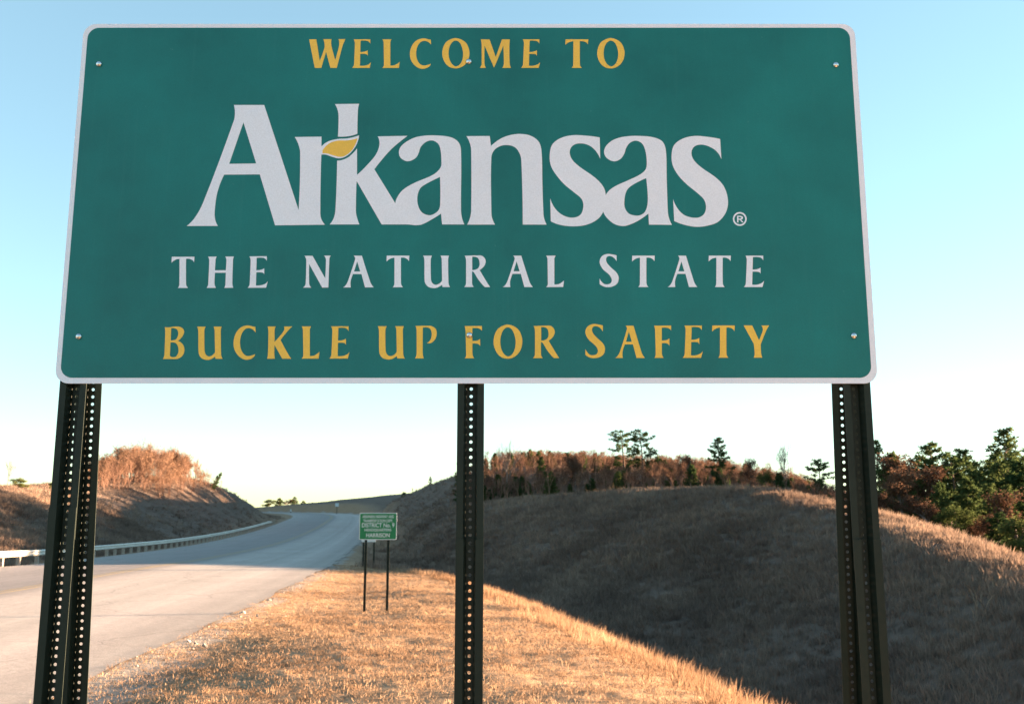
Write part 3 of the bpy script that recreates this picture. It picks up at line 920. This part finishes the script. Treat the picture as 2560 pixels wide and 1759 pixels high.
bark = plain('bark', (0.10, 0.075, 0.06), 0.9, 0, 0.3, 9, 0.01, 0.1)
grey_bark = plain('grey_bark', (0.16, 0.135, 0.12), 0.9, 0, 0.25, 9, 0.01, 0.1)
twig_m = leaf_mat('twigs', (0.15, 0.09, 0.07), (0.22, 0.135, 0.10), (0.30, 0.19, 0.14), 0.15)
needle = leaf_mat('pine_needles', (0.022, 0.042, 0.018), (0.050, 0.078, 0.030), (0.10, 0.122, 0.043), 0.32)
bush_l = leaf_mat('green_leaves', (0.040, 0.060, 0.022), (0.085, 0.105, 0.036), (0.15, 0.155, 0.05), 0.38)
russet = leaf_mat('russet_leaves', (0.055, 0.033, 0.024), (0.10, 0.058, 0.040), (0.165, 0.095, 0.060), 0.25)
grass_m = leaf_mat('dry_grass_blades', (0.13, 0.080, 0.050), (0.26, 0.170, 0.107), (0.42, 0.30, 0.20), 0.30)
weed_m = leaf_mat('weed_stalks', (0.07, 0.045, 0.035), (0.16, 0.105, 0.075), (0.36, 0.26, 0.18), 0.3)
hill_m = leaf_mat('hill_grass_blades', (0.090, 0.066, 0.055), (0.18, 0.132, 0.105), (0.31, 0.228, 0.172), 0.32)

def clump(V, Fc, c, n, size, up=0.4, wid=0.18):
    for _ in range(n):
        d = rdir(up)
        L = size * random.uniform(0.5, 1.0)
        s = d.cross(rdir()).normalized() * L * wid
        b = len(V)
        e = c + d * L
        m_ = c + d * L * 0.5
        V += [tuple(c), tuple(m_ + s), tuple(e), tuple(m_ - s)]
        Fc.append((b, b + 1, b + 2, b + 3))

def leaves(V, Fc, c, n, spread, size):
    for _ in range(n):
        p = c + rdir() * spread * random.random() ** 0.5
        d = rdir(-0.2); s = d.cross(rdir()).normalized()
        L = size * random.uniform(0.6, 1.2)
        b = len(V)
        V += [tuple(p), tuple(p + d * L * 0.5 + s * L * 0.32), tuple(p + d * L), tuple(p + d * L * 0.5 - s * L * 0.32)]
        Fc.append((b, b + 1, b + 2, b + 3))

def pine(h, w, base, seed, flat=0.0, dens=1.0):
    """layered pine: open whorls of limbs carrying needle tufts; flat > 0 gives an old, flat-topped crown"""
    random.seed(seed)
    TV, TF, CV, CF = [], [], [], []
    bend = (random.uniform(-.04, .04) * h, random.uniform(-.04, .04) * h)
    def trunk(t): return Vector((bend[0] * t * t, bend[1] * t * t, h * t))
    tube(TV, TF, [trunk(t / 8) for t in range(9)], [0.017 * h * (1 - t / 8.6) + 0.012 for t in range(9)], 7)
    z = base
    while z < 0.985:
        n = random.choice((3, 3, 4, 4, 5)) if dens >= 1 else random.choice((2, 3, 3, 4))
        a0 = random.uniform(0, 6.28)
        for k in range(n):
            if random.random() > 0.85 * dens: continue
            t = (z - base) / (1 - base)
            prof = (1 - t) ** (0.75 - 0.45 * flat) * (0.55 + 0.45 * min(1, t * 5 + 0.25))
            L = w * prof * random.uniform(0.45, 1.1) + 0.12
            a = a0 + 6.28 * k / n + random.uniform(-.5, .5)
            p0 = trunk(min(z + random.uniform(-.02, .02), 0.99))
            rise = random.uniform(-0.12, 0.28) + 0.35 * t * (1 - flat)
            pts, rad_ = [], []
            for i in range(5):
                q = i / 4
                pts.append(p0 + Vector((math.cos(a + 0.25 * q), math.sin(a + 0.25 * q), 0)) * L * q + Vector((0, 0, L * (rise * q + 0.18 * q * q))))
                rad_.append(max(0.008, 0.022 * L * (1 - q) + 0.006))
            tube(TV, TF, pts, rad_, 4)
            m_ = max(3, int(L / 0.15))
            for i in range(m_):
                q = 0.30 + 0.70 * (i + random.random() * 0.6) / m_
                q = min(q, 1.0)
                j = min(3, int(q * 4)); f = q * 4 - j
                c = pts[j].lerp(pts[min(j + 1, 4)], f)
                side = Vector((-math.sin(a), math.cos(a), 0)) * random.uniform(-.34, .34) * L * (0.8 if q < 0.9 else 0.4)
                clump(CV, CF, c + side + Vector((0, 0, random.uniform(0, .1))), 13, 0.36, 0.45, 0.17)
        z += random.uniform(0.030, 0.070)
    clump(CV, CF, trunk(0.99), 20, 0.35, 1.0, 0.1)
    return TV, TF, CV, CF

def grow(TV, TF, p, d, L, r, depth, tips, spread=0.55, up=0.18, kids=(2, 3)):
    e = p + d * L
    mid = p.lerp(e, 0.5) + rdir() * L * 0.07
    tube(TV, TF, [p, mid, e], [r, r * 0.82, r * 0.66], 4 if depth < 3 else 6)
    if depth == 0:
        tips.append(e); tips.append(mid); return
    if depth <= 2: tips.append(e)
    for _ in range(random.randint(*kids)):
        nd = (d + rdir() * spread + Vector((0, 0, up))).normalized()
        grow(TV, TF, e if random.random() < 0.7 else mid, nd, L * random.uniform(0.6, 0.85), max(0.007, r * 0.6), depth - 1, tips, spread, up, kids)

def broadleaf(h, seed, leaf_n, leaf_s, spread=0.6, depth=4, up=0.25, leaf_r=0.3, r0=0.018):
    random.seed(seed)
    TV, TF, CV, CF, tips = [], [], [], [], []
    grow(TV, TF, Vector((0, 0, 0)), Vector((random.uniform(-.06, .06), random.uniform(-.06, .06), 1)).normalized(), h * 0.27, r0 * h, depth, tips, spread, up)
    top = max(v[2] for v in TV)
    k = h / top
    TV = [(v[0] * k, v[1] * k, v[2] * k) for v in TV]
    for t in tips:
        if leaf_n and t.z * k > 0.12 * h:
            leaves(CV, CF, t * k, leaf_n, leaf_r, leaf_s)
    return TV, TF, CV, CF

def tree_proto(data, bark_m, leaf_m, nm):
    TV, TF, CV, CF = data
    t = to_mesh('trunk', TV, TF, bark_m, True)
    c = to_mesh('crown', CV, CF, leaf_m) if CV else None
    return t, c

PR = {
 'pineA': tree_proto(pine(8.0, 2.2, 0.20, 11, 0.0, 1.15), bark, needle, 'p'),
 'pineB': tree_proto(pine(8.0, 1.9, 0.28, 12, 0.45, 1.0), bark, needle, 'p'),
 'pineC': tree_proto(pine(8.0, 2.3, 0.36, 23, 0.75, 0.92), bark, needle, 'p'),
 'pineD': tree_proto(pine(6.0, 2.0, 0.04, 31, 0.1, 1.2), bark, needle, 'p'),
 'bush': tree_proto(broadleaf(5.0, 41, 42, 0.17, 0.8, 4, 0.15, 0.48), bark, bush_l, 'b'),
 'russA': tree_proto(broadleaf(5.0, 51, 30, 0.15, 0.65, 4, 0.30, 0.42), grey_bark, russet, 'r'),
 'russB': tree_proto(broadleaf(5.0, 52, 24, 0.15, 0.55, 4, 0.40, 0.40), grey_bark, russet, 'r'),
 'bare': tree_proto(broadleaf(6.0, 61, 0, 0, 0.60, 6, 0.30, 0, 0.014), grey_bark, russet, 'n'),
 'bareB': tree_proto(broadleaf(6.0, 68, 0, 0, 0.50, 6, 0.40, 0, 0.012), grey_bark, russet, 'n'),
}
PH = {'pineA': 8.0, 'pineB': 8.0, 'pineC': 8.0, 'pineD': 6.0, 'bush': 5.0, 'russA': 5.0, 'russB': 5.0, 'bare': 6.0, 'bareB': 6.0}

def tree(kind, u, v_top, d, name, label, cat='tree', group=None, rz=None, wide=1.0, sink=0.1, lean=0.0):
    """u, v_top: where the tip shows (display pixels, 2323 wide); d: distance in metres"""
    p = at(u * 1.102, v_top * 1.102, d)
    g = gz(p.x, d)
    h = max(0.8, p.z - g)
    k = h / PH[kind]
    e = empty(name, (p.x, d, g - sink), random.uniform(0, 6.28) if rz is None else rz)
    e.rotation_euler.y = lean
    setp(e, label, cat, group)
    for part, me in zip(('trunk', 'crown'), PR[kind]):
        if me is None: continue
        o = bpy.data.objects.new(part, me)
        o.parent = e
        o.scale = (k * wide, k * wide, k)
        COL.objects.link(o)
    return e

random.seed(99)
# behind the sunlit ridge
tree('pineC', 1415, 976, 97, 'pine_tree', 'left one of the tall pine pair above the ridge thicket', wide=1.35)
tree('pineC', 1458, 974, 95, 'pine_tree', 'right one of the tall pine pair above the ridge thicket', wide=1.25, rz=2.2)
tree('pineB', 1630, 990, 90, 'pine_tree', 'lone slim pine standing above the middle of the ridge', wide=1.2)
tree('bareB', 1772, 1000, 82, 'bare_tree', 'leafless thin tree on the ridge right of the lone pine')
tree('pineC', 1860, 1040, 84, 'pine_tree', 'small open pine left of the right sign post', wide=1.3, rz=1.0)
tree('russA', 1548, 1030, 88, 'russet_tree', 'russet leaved oak between pine pair and lone pine', wide=1.1)
tree('russB', 1692, 1040, 86, 'russet_tree', 'russet leaved oak between lone pine and bare tree', wide=1.0)
tree('bare', 1150, 985, 92, 'bare_tree', 'pale leafless tree just right of the middle sign post')
tree('russA', 1305, 1030, 90, 'russet_tree', 'russet leaved oak poking up left of the pine pair', wide=1.2)
tree('pineD', 1590, 1062, 90, 'pine_tree', 'low dark pine at the foot of the lone slim pine', wide=0.9)
tree('pineD', 1225, 1035, 95, 'pine_tree', 'dull green pine within the thicket near middle post', wide=0.8)
tree('pineD', 1500, 1060, 92, 'pine_tree', 'low green pine right beside the pine pair', wide=0.8)
tree('bush', 1740, 1068, 84, 'small_tree', 'small green tree under the bare ridge tree', wide=1.0)
tree('pineA', 1042, 1038, 100, 'pine_tree', 'dark pine showing left of the middle sign post', wide=0.6)
# right edge group
tree('pineA', 2275, 974, 66, 'pine_tree', 'tallest pine at the right edge with layered limbs', wide=1.19)
tree('pineB', 2112, 1002, 70, 'pine_tree', 'round topped pine right of the right sign post', wide=1.44, rz=0.4)
tree('pineC', 2165, 1026, 68, 'pine_tree', 'open pine between round topped pine and tallest pine', wide=1.25)
tree('pineA', 1988, 999, 95, 'pine_tree', 'far pine peeking out behind the right sign post', wide=1.00)
tree('pineD', 2012, 1026, 66, 'pine_tree', 'bushy pine touching the right sign post', wide=1.12)
tree('russA', 2062, 1026, 64, 'russet_tree', 'russet tree left of the round topped pine', wide=1.25)
tree('russB', 2096, 1061, 62, 'russet_tree', 'lower russet tree in front of the round topped pine', wide=1.38)
tree('pineD', 2190, 1084, 60, 'pine_tree', 'young full pine in front of the open pine', wide=1.25)
tree('pineD', 2125, 1094, 58, 'pine_tree', 'young full pine just behind the hill brow', wide=1.25, rz=1.7)
tree('pineA', 2240, 1096, 58, 'pine_tree', 'shorter pine directly below the tallest pine', wide=1.38)
tree('pineD', 2325, 1046, 64, 'pine_tree', 'dark full pine cut off by the right frame edge', wide=1.38)
tree('russB', 2300, 1116, 56, 'russet_tree', 'russet sapling low at the right frame edge', wide=1.50)
tree('bush', 2165, 1146, 54, 'small_tree', 'low green shrub tree on the hill brow', wide=1.50)
tree('pineD', 2260, 1161, 52, 'pine_tree', 'low dark pine at the hill brow near the right edge', wide=1.50)
for i, (u_, v_, d_, k_) in enumerate([(2040, 1066, 62, 'russA'), (2075, 1085, 62, 'pineD'), (2145, 1050, 72, 'pineD'), (2205, 1050, 74, 'pineA'), (2225, 1068, 66, 'pineD'),
                                      (2295, 1020, 72, 'pineB'), (2330, 1120, 58, 'pineD'), (2280, 1100, 62, 'pineA'), (2100, 1120, 56, 'russA'), (2215, 1165, 54, 'russA'),
                                      (2020, 1115, 58, 'russA'), (2310, 1170, 50, 'bush'), (2240, 1040, 80, 'pineB'), (2340, 1020, 76, 'pineA'), (2080, 1035, 76, 'pineB'), (2185, 1020, 78, 'pineA'), (2030, 1032, 72, 'pineB'), (2255, 1030, 70, 'pineA')]):
    tree(k_, u_, v_, d_, {'bush': 'small_tree', 'pineD': 'pine_tree', 'pineA': 'pine_tree', 'pineB': 'pine_tree', 'russA': 'russet_tree'}[k_],
         {'bush': 'leafy green tree crowded in the stand at the right edge', 'russA': 'russet tree crowded in the stand at the right edge'}.get(k_, 'dark pine crowded in the stand at the right edge'),
         'tree', {'bush': 'leafy trees of the right stand', 'russA': 'russet trees of the right stand'}.get(k_, 'pines of the right stand'), wide=1.4)
# left hill
tree('bare', 312, 985, 138, 'bare_tree', 'leafless tree rising above the orange thicket', wide=1.2)
tree('bareB', 22, 1040, 92, 'bare_tree', 'leafless tree on the left hill at the frame edge')
tree('bush', 44, 1082, 90, 'small_tree', 'low dark shrub under the leafless tree at left', 'shrub', wide=2.0)
tree('pineD', 483, 1066, 151, 'pine_tree', 'tiny leaning pine on the end of the left hill', wide=0.8, lean=0.5)
tree('bush', 118, 1092, 100, 'small_tree', 'green shrub touching the left sign post', 'shrub', wide=1.2)
tree('russA', 430, 1040, 146, 'russet_tree', 'bright orange oak at the right end of the thicket', wide=1.1)
tree('russB', 395, 1028, 144, 'russet_tree', 'orange oak second from the right end of the thicket', wide=1.1)
# beyond the bend
tree('bush', 612, 1132, 330, 'small_tree', 'leftmost dark tree beyond the far road bend', wide=2.2)
tree('pineD', 632, 1129, 335, 'pine_tree', 'dark full pine left of a russet tree at the far bend', wide=2.2)
tree('russA', 650, 1131, 338, 'russet_tree', 'russet tree between dark pines beyond the far bend', wide=2.2)
tree('pineA', 669, 1126, 330, 'pine_tree', 'tallest pine beyond the far bend', wide=2.2)
tree('pineD', 690, 1135, 335, 'pine_tree', 'lower pine right of the tallest far pine', wide=2.2)
tree('pineB', 709, 1138, 330, 'pine_tree', 'rightmost small pine beyond the far bend', wide=2.2)
tree('pineB', 976, 1076, 152, 'pine_tree', 'small pine alone on the cut slope right of the road', wide=1.1, sink=0.3)
tree('bush', 916, 1114, 160, 'small_tree', 'round green shrub at the foot of the cut slope', 'shrub', wide=1.0)
tree('bareB', 936, 1104, 158, 'bare_tree', 'thin leafless sapling beside the round green shrub')

# ---- scattered growth that nobody could count
def scatter(name, pts, rots, scl, protos, label, idx=None):
    me = bpy.data.meshes.new(name)
    me.from_pydata([tuple(p) for p in pts], [], [])
    n = len(pts)
    a = me.attributes.new('rot', 'FLOAT_VECTOR', 'POINT'); a.data.foreach_set('vector', np.asarray(rots, np.float32).ravel())
    a = me.attributes.new('scl', 'FLOAT_VECTOR', 'POINT'); a.data.foreach_set('vector', np.asarray(scl, np.float32).ravel())
    a = me.attributes.new('pick', 'INT', 'POINT'); a.data.foreach_set('value', (rng.integers(0, len(protos), n) if idx is None else idx).astype(np.int32))
    o = bpy.data.objects.new(name, me)
    COL.objects.link(o)
    c = bpy.data.collections.new(name + '_pieces')
    for i, m in enumerate(protos):
        c.objects.link(bpy.data.objects.new('%s_piece_%02d' % (name, i), m))
    ng = bpy.data.node_groups.new(name + '_scatter', 'GeometryNodeTree')
    ng.interface.new_socket('Geometry', in_out='INPUT', socket_type='NodeSocketGeometry')
    ng.interface.new_socket('Geometry', in_out='OUTPUT', socket_type='NodeSocketGeometry')
    gi, go = ng.nodes.new('NodeGroupInput'), ng.nodes.new('NodeGroupOutput')
    iop = ng.nodes.new('GeometryNodeInstanceOnPoints')
    ci = ng.nodes.new('GeometryNodeCollectionInfo')
    ci.inputs['Collection'].default_value = c
    ci.inputs['Separate Children'].default_value = True
    ci.inputs['Reset Children'].default_value = True
    iop.inputs['Pick Instance'].default_value = True
    def attr(nm, t):
        q = ng.nodes.new('GeometryNodeInputNamedAttribute'); q.data_type = t
        q.inputs['Name'].default_value = nm
        return q.outputs[0]
    L = ng.links.new
    L(gi.outputs[0], iop.inputs['Points'])
    L(ci.outputs[0], iop.inputs['Instance'])
    L(attr('pick', 'INT'), iop.inputs['Instance Index'])
    e2r = ng.nodes.new('FunctionNodeEulerToRotation')
    L(attr('rot', 'FLOAT_VECTOR'), e2r.inputs[0])
    L(e2r.outputs[0], iop.inputs['Rotation'])
    L(attr('scl', 'FLOAT_VECTOR'), iop.inputs['Scale'])
    L(iop.outputs[0], go.inputs[0])
    md = o.modifiers.new('scatter', 'NODES'); md.node_group = ng
    setp(o, label, kind='stuff')
    return o

def tuft(n, h, spread, wid, seed, droop=0.35, mat=grass_m, plume=0.0):
    random.seed(seed)
    V, Fc = [], []
    for _ in range(n):
        a = random.uniform(0, 6.28)
        r = spread * random.random() ** 0.5
        p = Vector((math.cos(a) * r, math.sin(a) * r, -0.02))
        b_ = random.uniform(0, 6.28) if random.random() < 0.4 else a
        L = h * random.uniform(0.45, 1.0)
        lean = random.uniform(0.05, droop)
        d1 = Vector((math.cos(b_) * lean, math.sin(b_) * lean, 1)).normalized()
        d2 = Vector((math.cos(b_) * lean * 2.6, math.sin(b_) * lean * 2.6, 1)).normalized()
        s = Vector((-math.sin(b_ + 0.8), math.cos(b_ + 0.8), 0)) * wid * 0.5
        m_ = p + d1 * L * 0.55
        e = m_ + d2 * L * 0.45
        k = len(V)
        V += [tuple(p - s), tuple(p + s), tuple(m_ + s * (0.8 + plume)), tuple(m_ - s * (0.8 + plume)), tuple(e)]
        Fc += [(k, k + 1, k + 2, k + 3), (k + 3, k + 2, k + 4)]
    return to_mesh('tuft', V, Fc, mat)

def zrot(n, tilt=0.12):
    return np.stack([rng.normal(0, tilt, n), rng.normal(0, tilt, n), rng.uniform(0, 6.283, n)], 1)

def spread_pts(n, x0, x1, y0, y1, dens):
    x = rng.uniform(x0, x1, n); y = rng.uniform(y0, y1, n)
    k = rng.random(n) < dens(x, y)
    return x[k], y[k]

def view_mask(x, y, m=0.62):
    return np.abs(x) < (y * m + 2.5)

shoulder = lambda y: np.interp(y, [-20, 2, 8, 11, 14.7, 17.5, 21, 26.5, 31, 38, 46, 60], [3.8, 3.5, 3.2, 3.05, 2.6, 2.05, 1.4, 0.3, -0.8, -2.6, -5.2, -9])
# short turf on the bank
def d_turf(x, y):
    s, _ = road_rel(x, y)
    f = (0.35 * (s > RW + 0.02) + 0.65 * sstep(0.3, 1.8, s - RW)) * (x < shoulder(y) + 0.6) * view_mask(x, y)
    patch = 0.45 + 1.3 * np.clip(fbm(x / 0.9, y / 0.9, 3, 31) + 0.2, 0, 0.6)
    return f * np.clip(patch, 0.06, 1) * np.clip(1.35 - y / 50, 0.3, 1)
x, y = spread_pts(130000, -9.5, 4.2, 5.0, 46, d_turf)
z = ground(x, y)
s = rng.uniform(0.6, 1.35, len(x))
scatter('turf_grass', np.stack([x, y, z], 1), zrot(len(x), 0.25), np.stack([s * 1.2, s * 1.2, s * rng.uniform(0.6, 1.2, len(x))], 1),
        [tuft(16, 0.060, 0.12, 0.0060, 100 + i, 1.6) for i in range(6)], 'short golden dry turf covering the sunlit bank')
# tall grass along the shoulder
def d_tall(x, y):
    t = x - shoulder(y)
    f = sstep(-1.5, 0.1, t + 0.7 * fbm(x / 1.5, y / 1.5, 3, 41) - 0.1) * sstep(4.5, 2.0, t)
    return f * (0.35 + 0.65 * np.clip(fbm(x / 0.9, y / 0.9, 3, 42) * 2 + 0.55, 0, 1))
x, y = spread_pts(60000, -9, 8.5, 3.5, 48, d_tall)
z = ground(x, y)
s = rng.uniform(0.5, 1.15, len(x))
scatter('tall_grass', np.stack([x, y, z], 1), zrot(len(x), 0.12), np.stack([s, s, s * rng.uniform(0.75, 1.15, len(x))], 1),
        [tuft(22, 0.31, 0.12, 0.0058, 200 + i, 0.42, grass_m, 0.5) for i in range(5)], 'tall golden dry grass along the brow of the bank')
# hill grass (right hill, draw, left hill, verges beyond)
def d_hill(x, y):
    s, _ = road_rel(x, y)
    f = sstep(1.0, 3.0, np.abs(s) - RW) * view_mask(x, y, 0.66)
    f = f * ((x > shoulder(y) + 1.5) | (y > 44) | (s < 0))
    dist = np.hypot(x, y)
    near = np.clip(45.0 / np.maximum(dist, 10), 0.05, 1) ** 1.1
    return f * near * (0.35 + 0.65 * np.clip(fbm(x / 3.5, y / 3.5, 3, 51) * 2 + 0.5, 0, 1))
x, y = spread_pts(330000, -75, 48, 8, 100, d_hill)
x2, y2 = spread_pts(70000, -75, 20, 100, 190, d_hill)
x, y = np.concatenate([x, x2]), np.concatenate([y, y2])
z = ground(x, y)
dist = np.hypot(x, y)
s = rng.uniform(0.55, 1.2, len(x)) * np.clip(0.8 + dist / 130, 0.8, 1.8)
scatter('hill_grass', np.stack([x, y, z], 1), zrot(len(x), 0.15), np.stack([s, s, s * rng.uniform(0.7, 1.1, len(x)) * np.clip(1.25 - dist / 220, 0.6, 1.2)], 1),
        [tuft(18, 0.40, 0.18, 0.012, 300 + i, 0.45, hill_m, 0.8) for i in range(5)], 'tall dead grass covering the hills and the draw')

# taller clumps and dead weeds standing here and there on the hills
def d_weed(x, y):
    s_, _ = road_rel(x, y)
    return (np.abs(s_) > RW + 2) * ((x > shoulder(y) + 2.0) | (s_ < 0)) * view_mask(x, y, 0.66) * (fbm(x / 5, y / 5, 3, 91) > 0.08) * np.clip(50 / np.hypot(x, y), 0, 1)
x, y = spread_pts(9000, -70, 45, 12, 110, d_weed)
z = ground(x, y)
s = rng.uniform(0.6, 1.3, len(x))
scatter('weeds', np.stack([x, y, z], 1), zrot(len(x), 0.15), np.stack([s, s, s], 1),
        [tuft(14, 0.75, 0.16, 0.010, 350 + i, 0.55, weed_m, 1.2) for i in range(4)], 'taller dead weeds scattered over the hill slopes')
# thickets: saplings with clinging brown leaves
def sapling(seed, h, nst, leafy, lm, spread=0.5):
    random.seed(seed)
    V, Fc = [], []
    LV, LF = [], []
    for _ in range(nst):
        a = random.uniform(0, 6.28); r = random.uniform(0, spread)
        p = Vector((math.cos(a) * r, math.sin(a) * r, -0.1))
        H = h * random.uniform(0.55, 1.0)
        d = Vector((math.cos(a) * 0.18 + random.uniform(-.1, .1), math.sin(a) * 0.18 + random.uniform(-.1, .1), 1)).normalized()
        pts = [p, p + d * H * 0.5 + rdir() * 0.08, p + d * H]
        tube(V, Fc, pts, [0.028, 0.02, 0.008], 3)
        for k in range(9):
            t = random.uniform(0.3, 1.0)
            q = p + d * H * t
            dd = (rdir(0.9) + d * 0.7).normalized()
            L = H * random.uniform(0.12, 0.26)
            tube(V, Fc, [q, q + dd * L], [0.013, 0.006], 3)
            if leafy: leaves(LV, LF, q + dd * L * 0.7, leafy, 0.22, 0.15)
    me = bpy.data.meshes.new('sapling')
    b = len(V)
    me.from_pydata(V + LV, [], Fc + [tuple(i + b for i in f) for f in LF])
    me.materials.append(twig_m); me.materials.append(lm)
    me.polygons.foreach_set('material_index', [0] * len(Fc) + [1] * len(LF))
    return me
def joined(data, lm):
    TV, TF, CV, CF = data
    me = bpy.data.meshes.new('sapling')
    b = len(TV)
    me.from_pydata(TV + CV, [], TF + [tuple(q + b for q in f) for f in CF])
    me.materials.append(twig_m); me.materials.append(lm)
    me.polygons.foreach_set('material_index', [0] * len(TF) + [1] * len(CF))
    return me
sap = [joined(broadleaf(3.7, 420 + i, (4, 2, 6, 1, 3)[i], 0.12, (0.62, 0.5, 0.75, 0.5, 0.68)[i], 4, 0.35, 0.30, 0.011), russet) for i in range(5)]
sap += [joined(broadleaf(3.6, 430, 0, 0.1, 0.5, 5, 0.4, 0.3, 0.010), russet), joined(pine(3.4, 1.2, 0.08, 433, 0.0, 1.1), needle), sapling(400, 3.6, 6, 3, russet)]
def wood_pts(n, poly_fn, x0, x1, y0, y1):
    x, y = spread_pts(n, x0, x1, y0, y1, poly_fn)
    return x, y
# wood behind the right ridge, running back up the slope
def d_wood(x, y):
    front = np.interp(x, [-8, -2, 4, 9, 14, 20, 26, 40, 60], [86, 80, 75, 72, 68, 64, 58, 62, 80])
    left = np.interp(y, [80, 110, 150, 205], [-5.5, -5.5, -3, -2])
    return (y > front) * (x > left) * np.where(y < 100, 1.0, 0.6)
x, y = wood_pts(6500, d_wood, -6, 60, 58, 204)
z = ground(x, y)
s = rng.uniform(0.55, 1.2, len(x)) * (0.75 + 0.5 * vnoise(x / 4.0, y / 4.0, 77)) * np.interp(y, [58, 95, 112, 140, 160, 205], [0.62, 0.64, 0.56, 0.54, 1.0, 1.15]) * np.interp(x, [-6, 10, 20, 30, 60], [1.05, 0.95, 0.7, 0.85, 1.0]) * np.interp(y, [70, 90, 100, 120, 180], [0.92, 0.95, 1.08, 1.0, 0.95])
scatter('ridge_thicket', np.stack([x, y, z], 1), zrot(len(x), 0.06), np.stack([s, s, s], 1), sap, 'russet thicket of saplings along the ridge',
        idx=rng.choice(8, len(x), p=[.17, .15, .15, .14, .15, .10, .07, .07]))
# pines added out of view past the right frame edge to shade the hills
tall = [joined(pine(18.0, 3.6, 0.15, 701, 0.1, 1.2), needle), joined(pine(18.0, 3.4, 0.18, 702, 0.3, 1.1), needle)]
x, y = spread_pts(260, 54, 120, 94, 160, lambda x, y: (x / y > 0.60).astype(float))
x2, y2 = spread_pts(120, 34, 52, 33, 54, lambda x, y: (x / y > 0.66).astype(float))  # lower group, added nearer to shade the right hill's crest
s = np.concatenate([rng.uniform(0.9, 1.25, len(x)), rng.uniform(0.33, 0.43, len(x2))])
x, y = np.concatenate([x, x2]), np.concatenate([y, y2])
z = ground(x, y)
scatter('shade_pines', np.stack([x, y, z], 1), zrot(len(x), 0.04), np.stack([s, s, s], 1), tall, 'pines added out of view past the right stand to shade the hills')
# thicket on the left hill
orange = leaf_mat('orange_leaves', (0.105, 0.064, 0.044), (0.165, 0.102, 0.068), (0.24, 0.155, 0.105), 0.28)
sap2 = [joined(broadleaf(4.3, 520 + i, (5, 2, 7, 3)[i], 0.14, (0.6, 0.5, 0.7, 0.55)[i], 4, 0.35, 0.32, 0.010), orange) for i in range(4)]
sap2 += [joined(broadleaf(4.4, 530, 0, 0.1, 0.5, 5, 0.4, 0.3, 0.009), orange), sapling(500, 4.0, 7, 3, orange)]
def d_left(x, y):
    c = np.interp(y, [100, 125, 150], [-49, -50, -50])
    t = x - c
    return (t < 3.5) * (x / y > -0.452) * (y > np.interp(t, [-26, 0, 4], [104, 112, 128])) * (y < 152)
x, y = wood_pts(1500, d_left, -80, -44, 98, 155)
z = ground(x, y)
s = rng.uniform(0.6, 1.15, len(x)) * np.interp(1161 + x / y * 2166, [190, 230, 270, 330, 400, 450, 480], [0.6, 0.85, 1.0, 1.12, 0.95, 0.7, 0.5])
scatter('hill_thicket', np.stack([x, y, z], 1), zrot(len(x), 0.06), np.stack([s, s, s], 1), sap2, 'orange brown thicket on top of the left hill')

# loose stones on the verge
def stone(seed):
    random.seed(seed)
    bm = bmesh.new()
    bmesh.ops.create_icosphere(bm, subdivisions=1, radius=1.0)
    for v in bm.verts: v.co = Vector((v.co.x * 1.2, v.co.y, v.co.z * 0.6)) * random.uniform(0.7, 1.15)
    me = bpy.data.meshes.new('stone'); bm.to_mesh(me); bm.free()
    me.materials.append(stone_m)
    return me
stone_m = plain('pale_stone', (0.27, 0.245, 0.22), 0.9, 0, 0.35, 2.0)
def d_stone(x, y):
    s, _ = road_rel(x, y)
    return sstep(2.8, 0.1, s - RW) * (s > RW - 0.3) * (0.3 + 0.7 * (fbm(x / 1.2, y / 1.2, 3, 61) > 0)) + 0.012 * (s > RW) * (x < shoulder(y))
x, y = spread_pts(8000, -9.5, 3.5, 5, 45, d_stone)
z = ground(x, y)
s = np.exp(rng.normal(math.log(0.016), 0.45, len(x)))
scatter('gravel', np.stack([x, y, z], 1), zrot(len(x), 0.6), np.stack([s, s, s], 1), [stone(600 + i) for i in range(4)], 'pale loose gravel along the road edge')
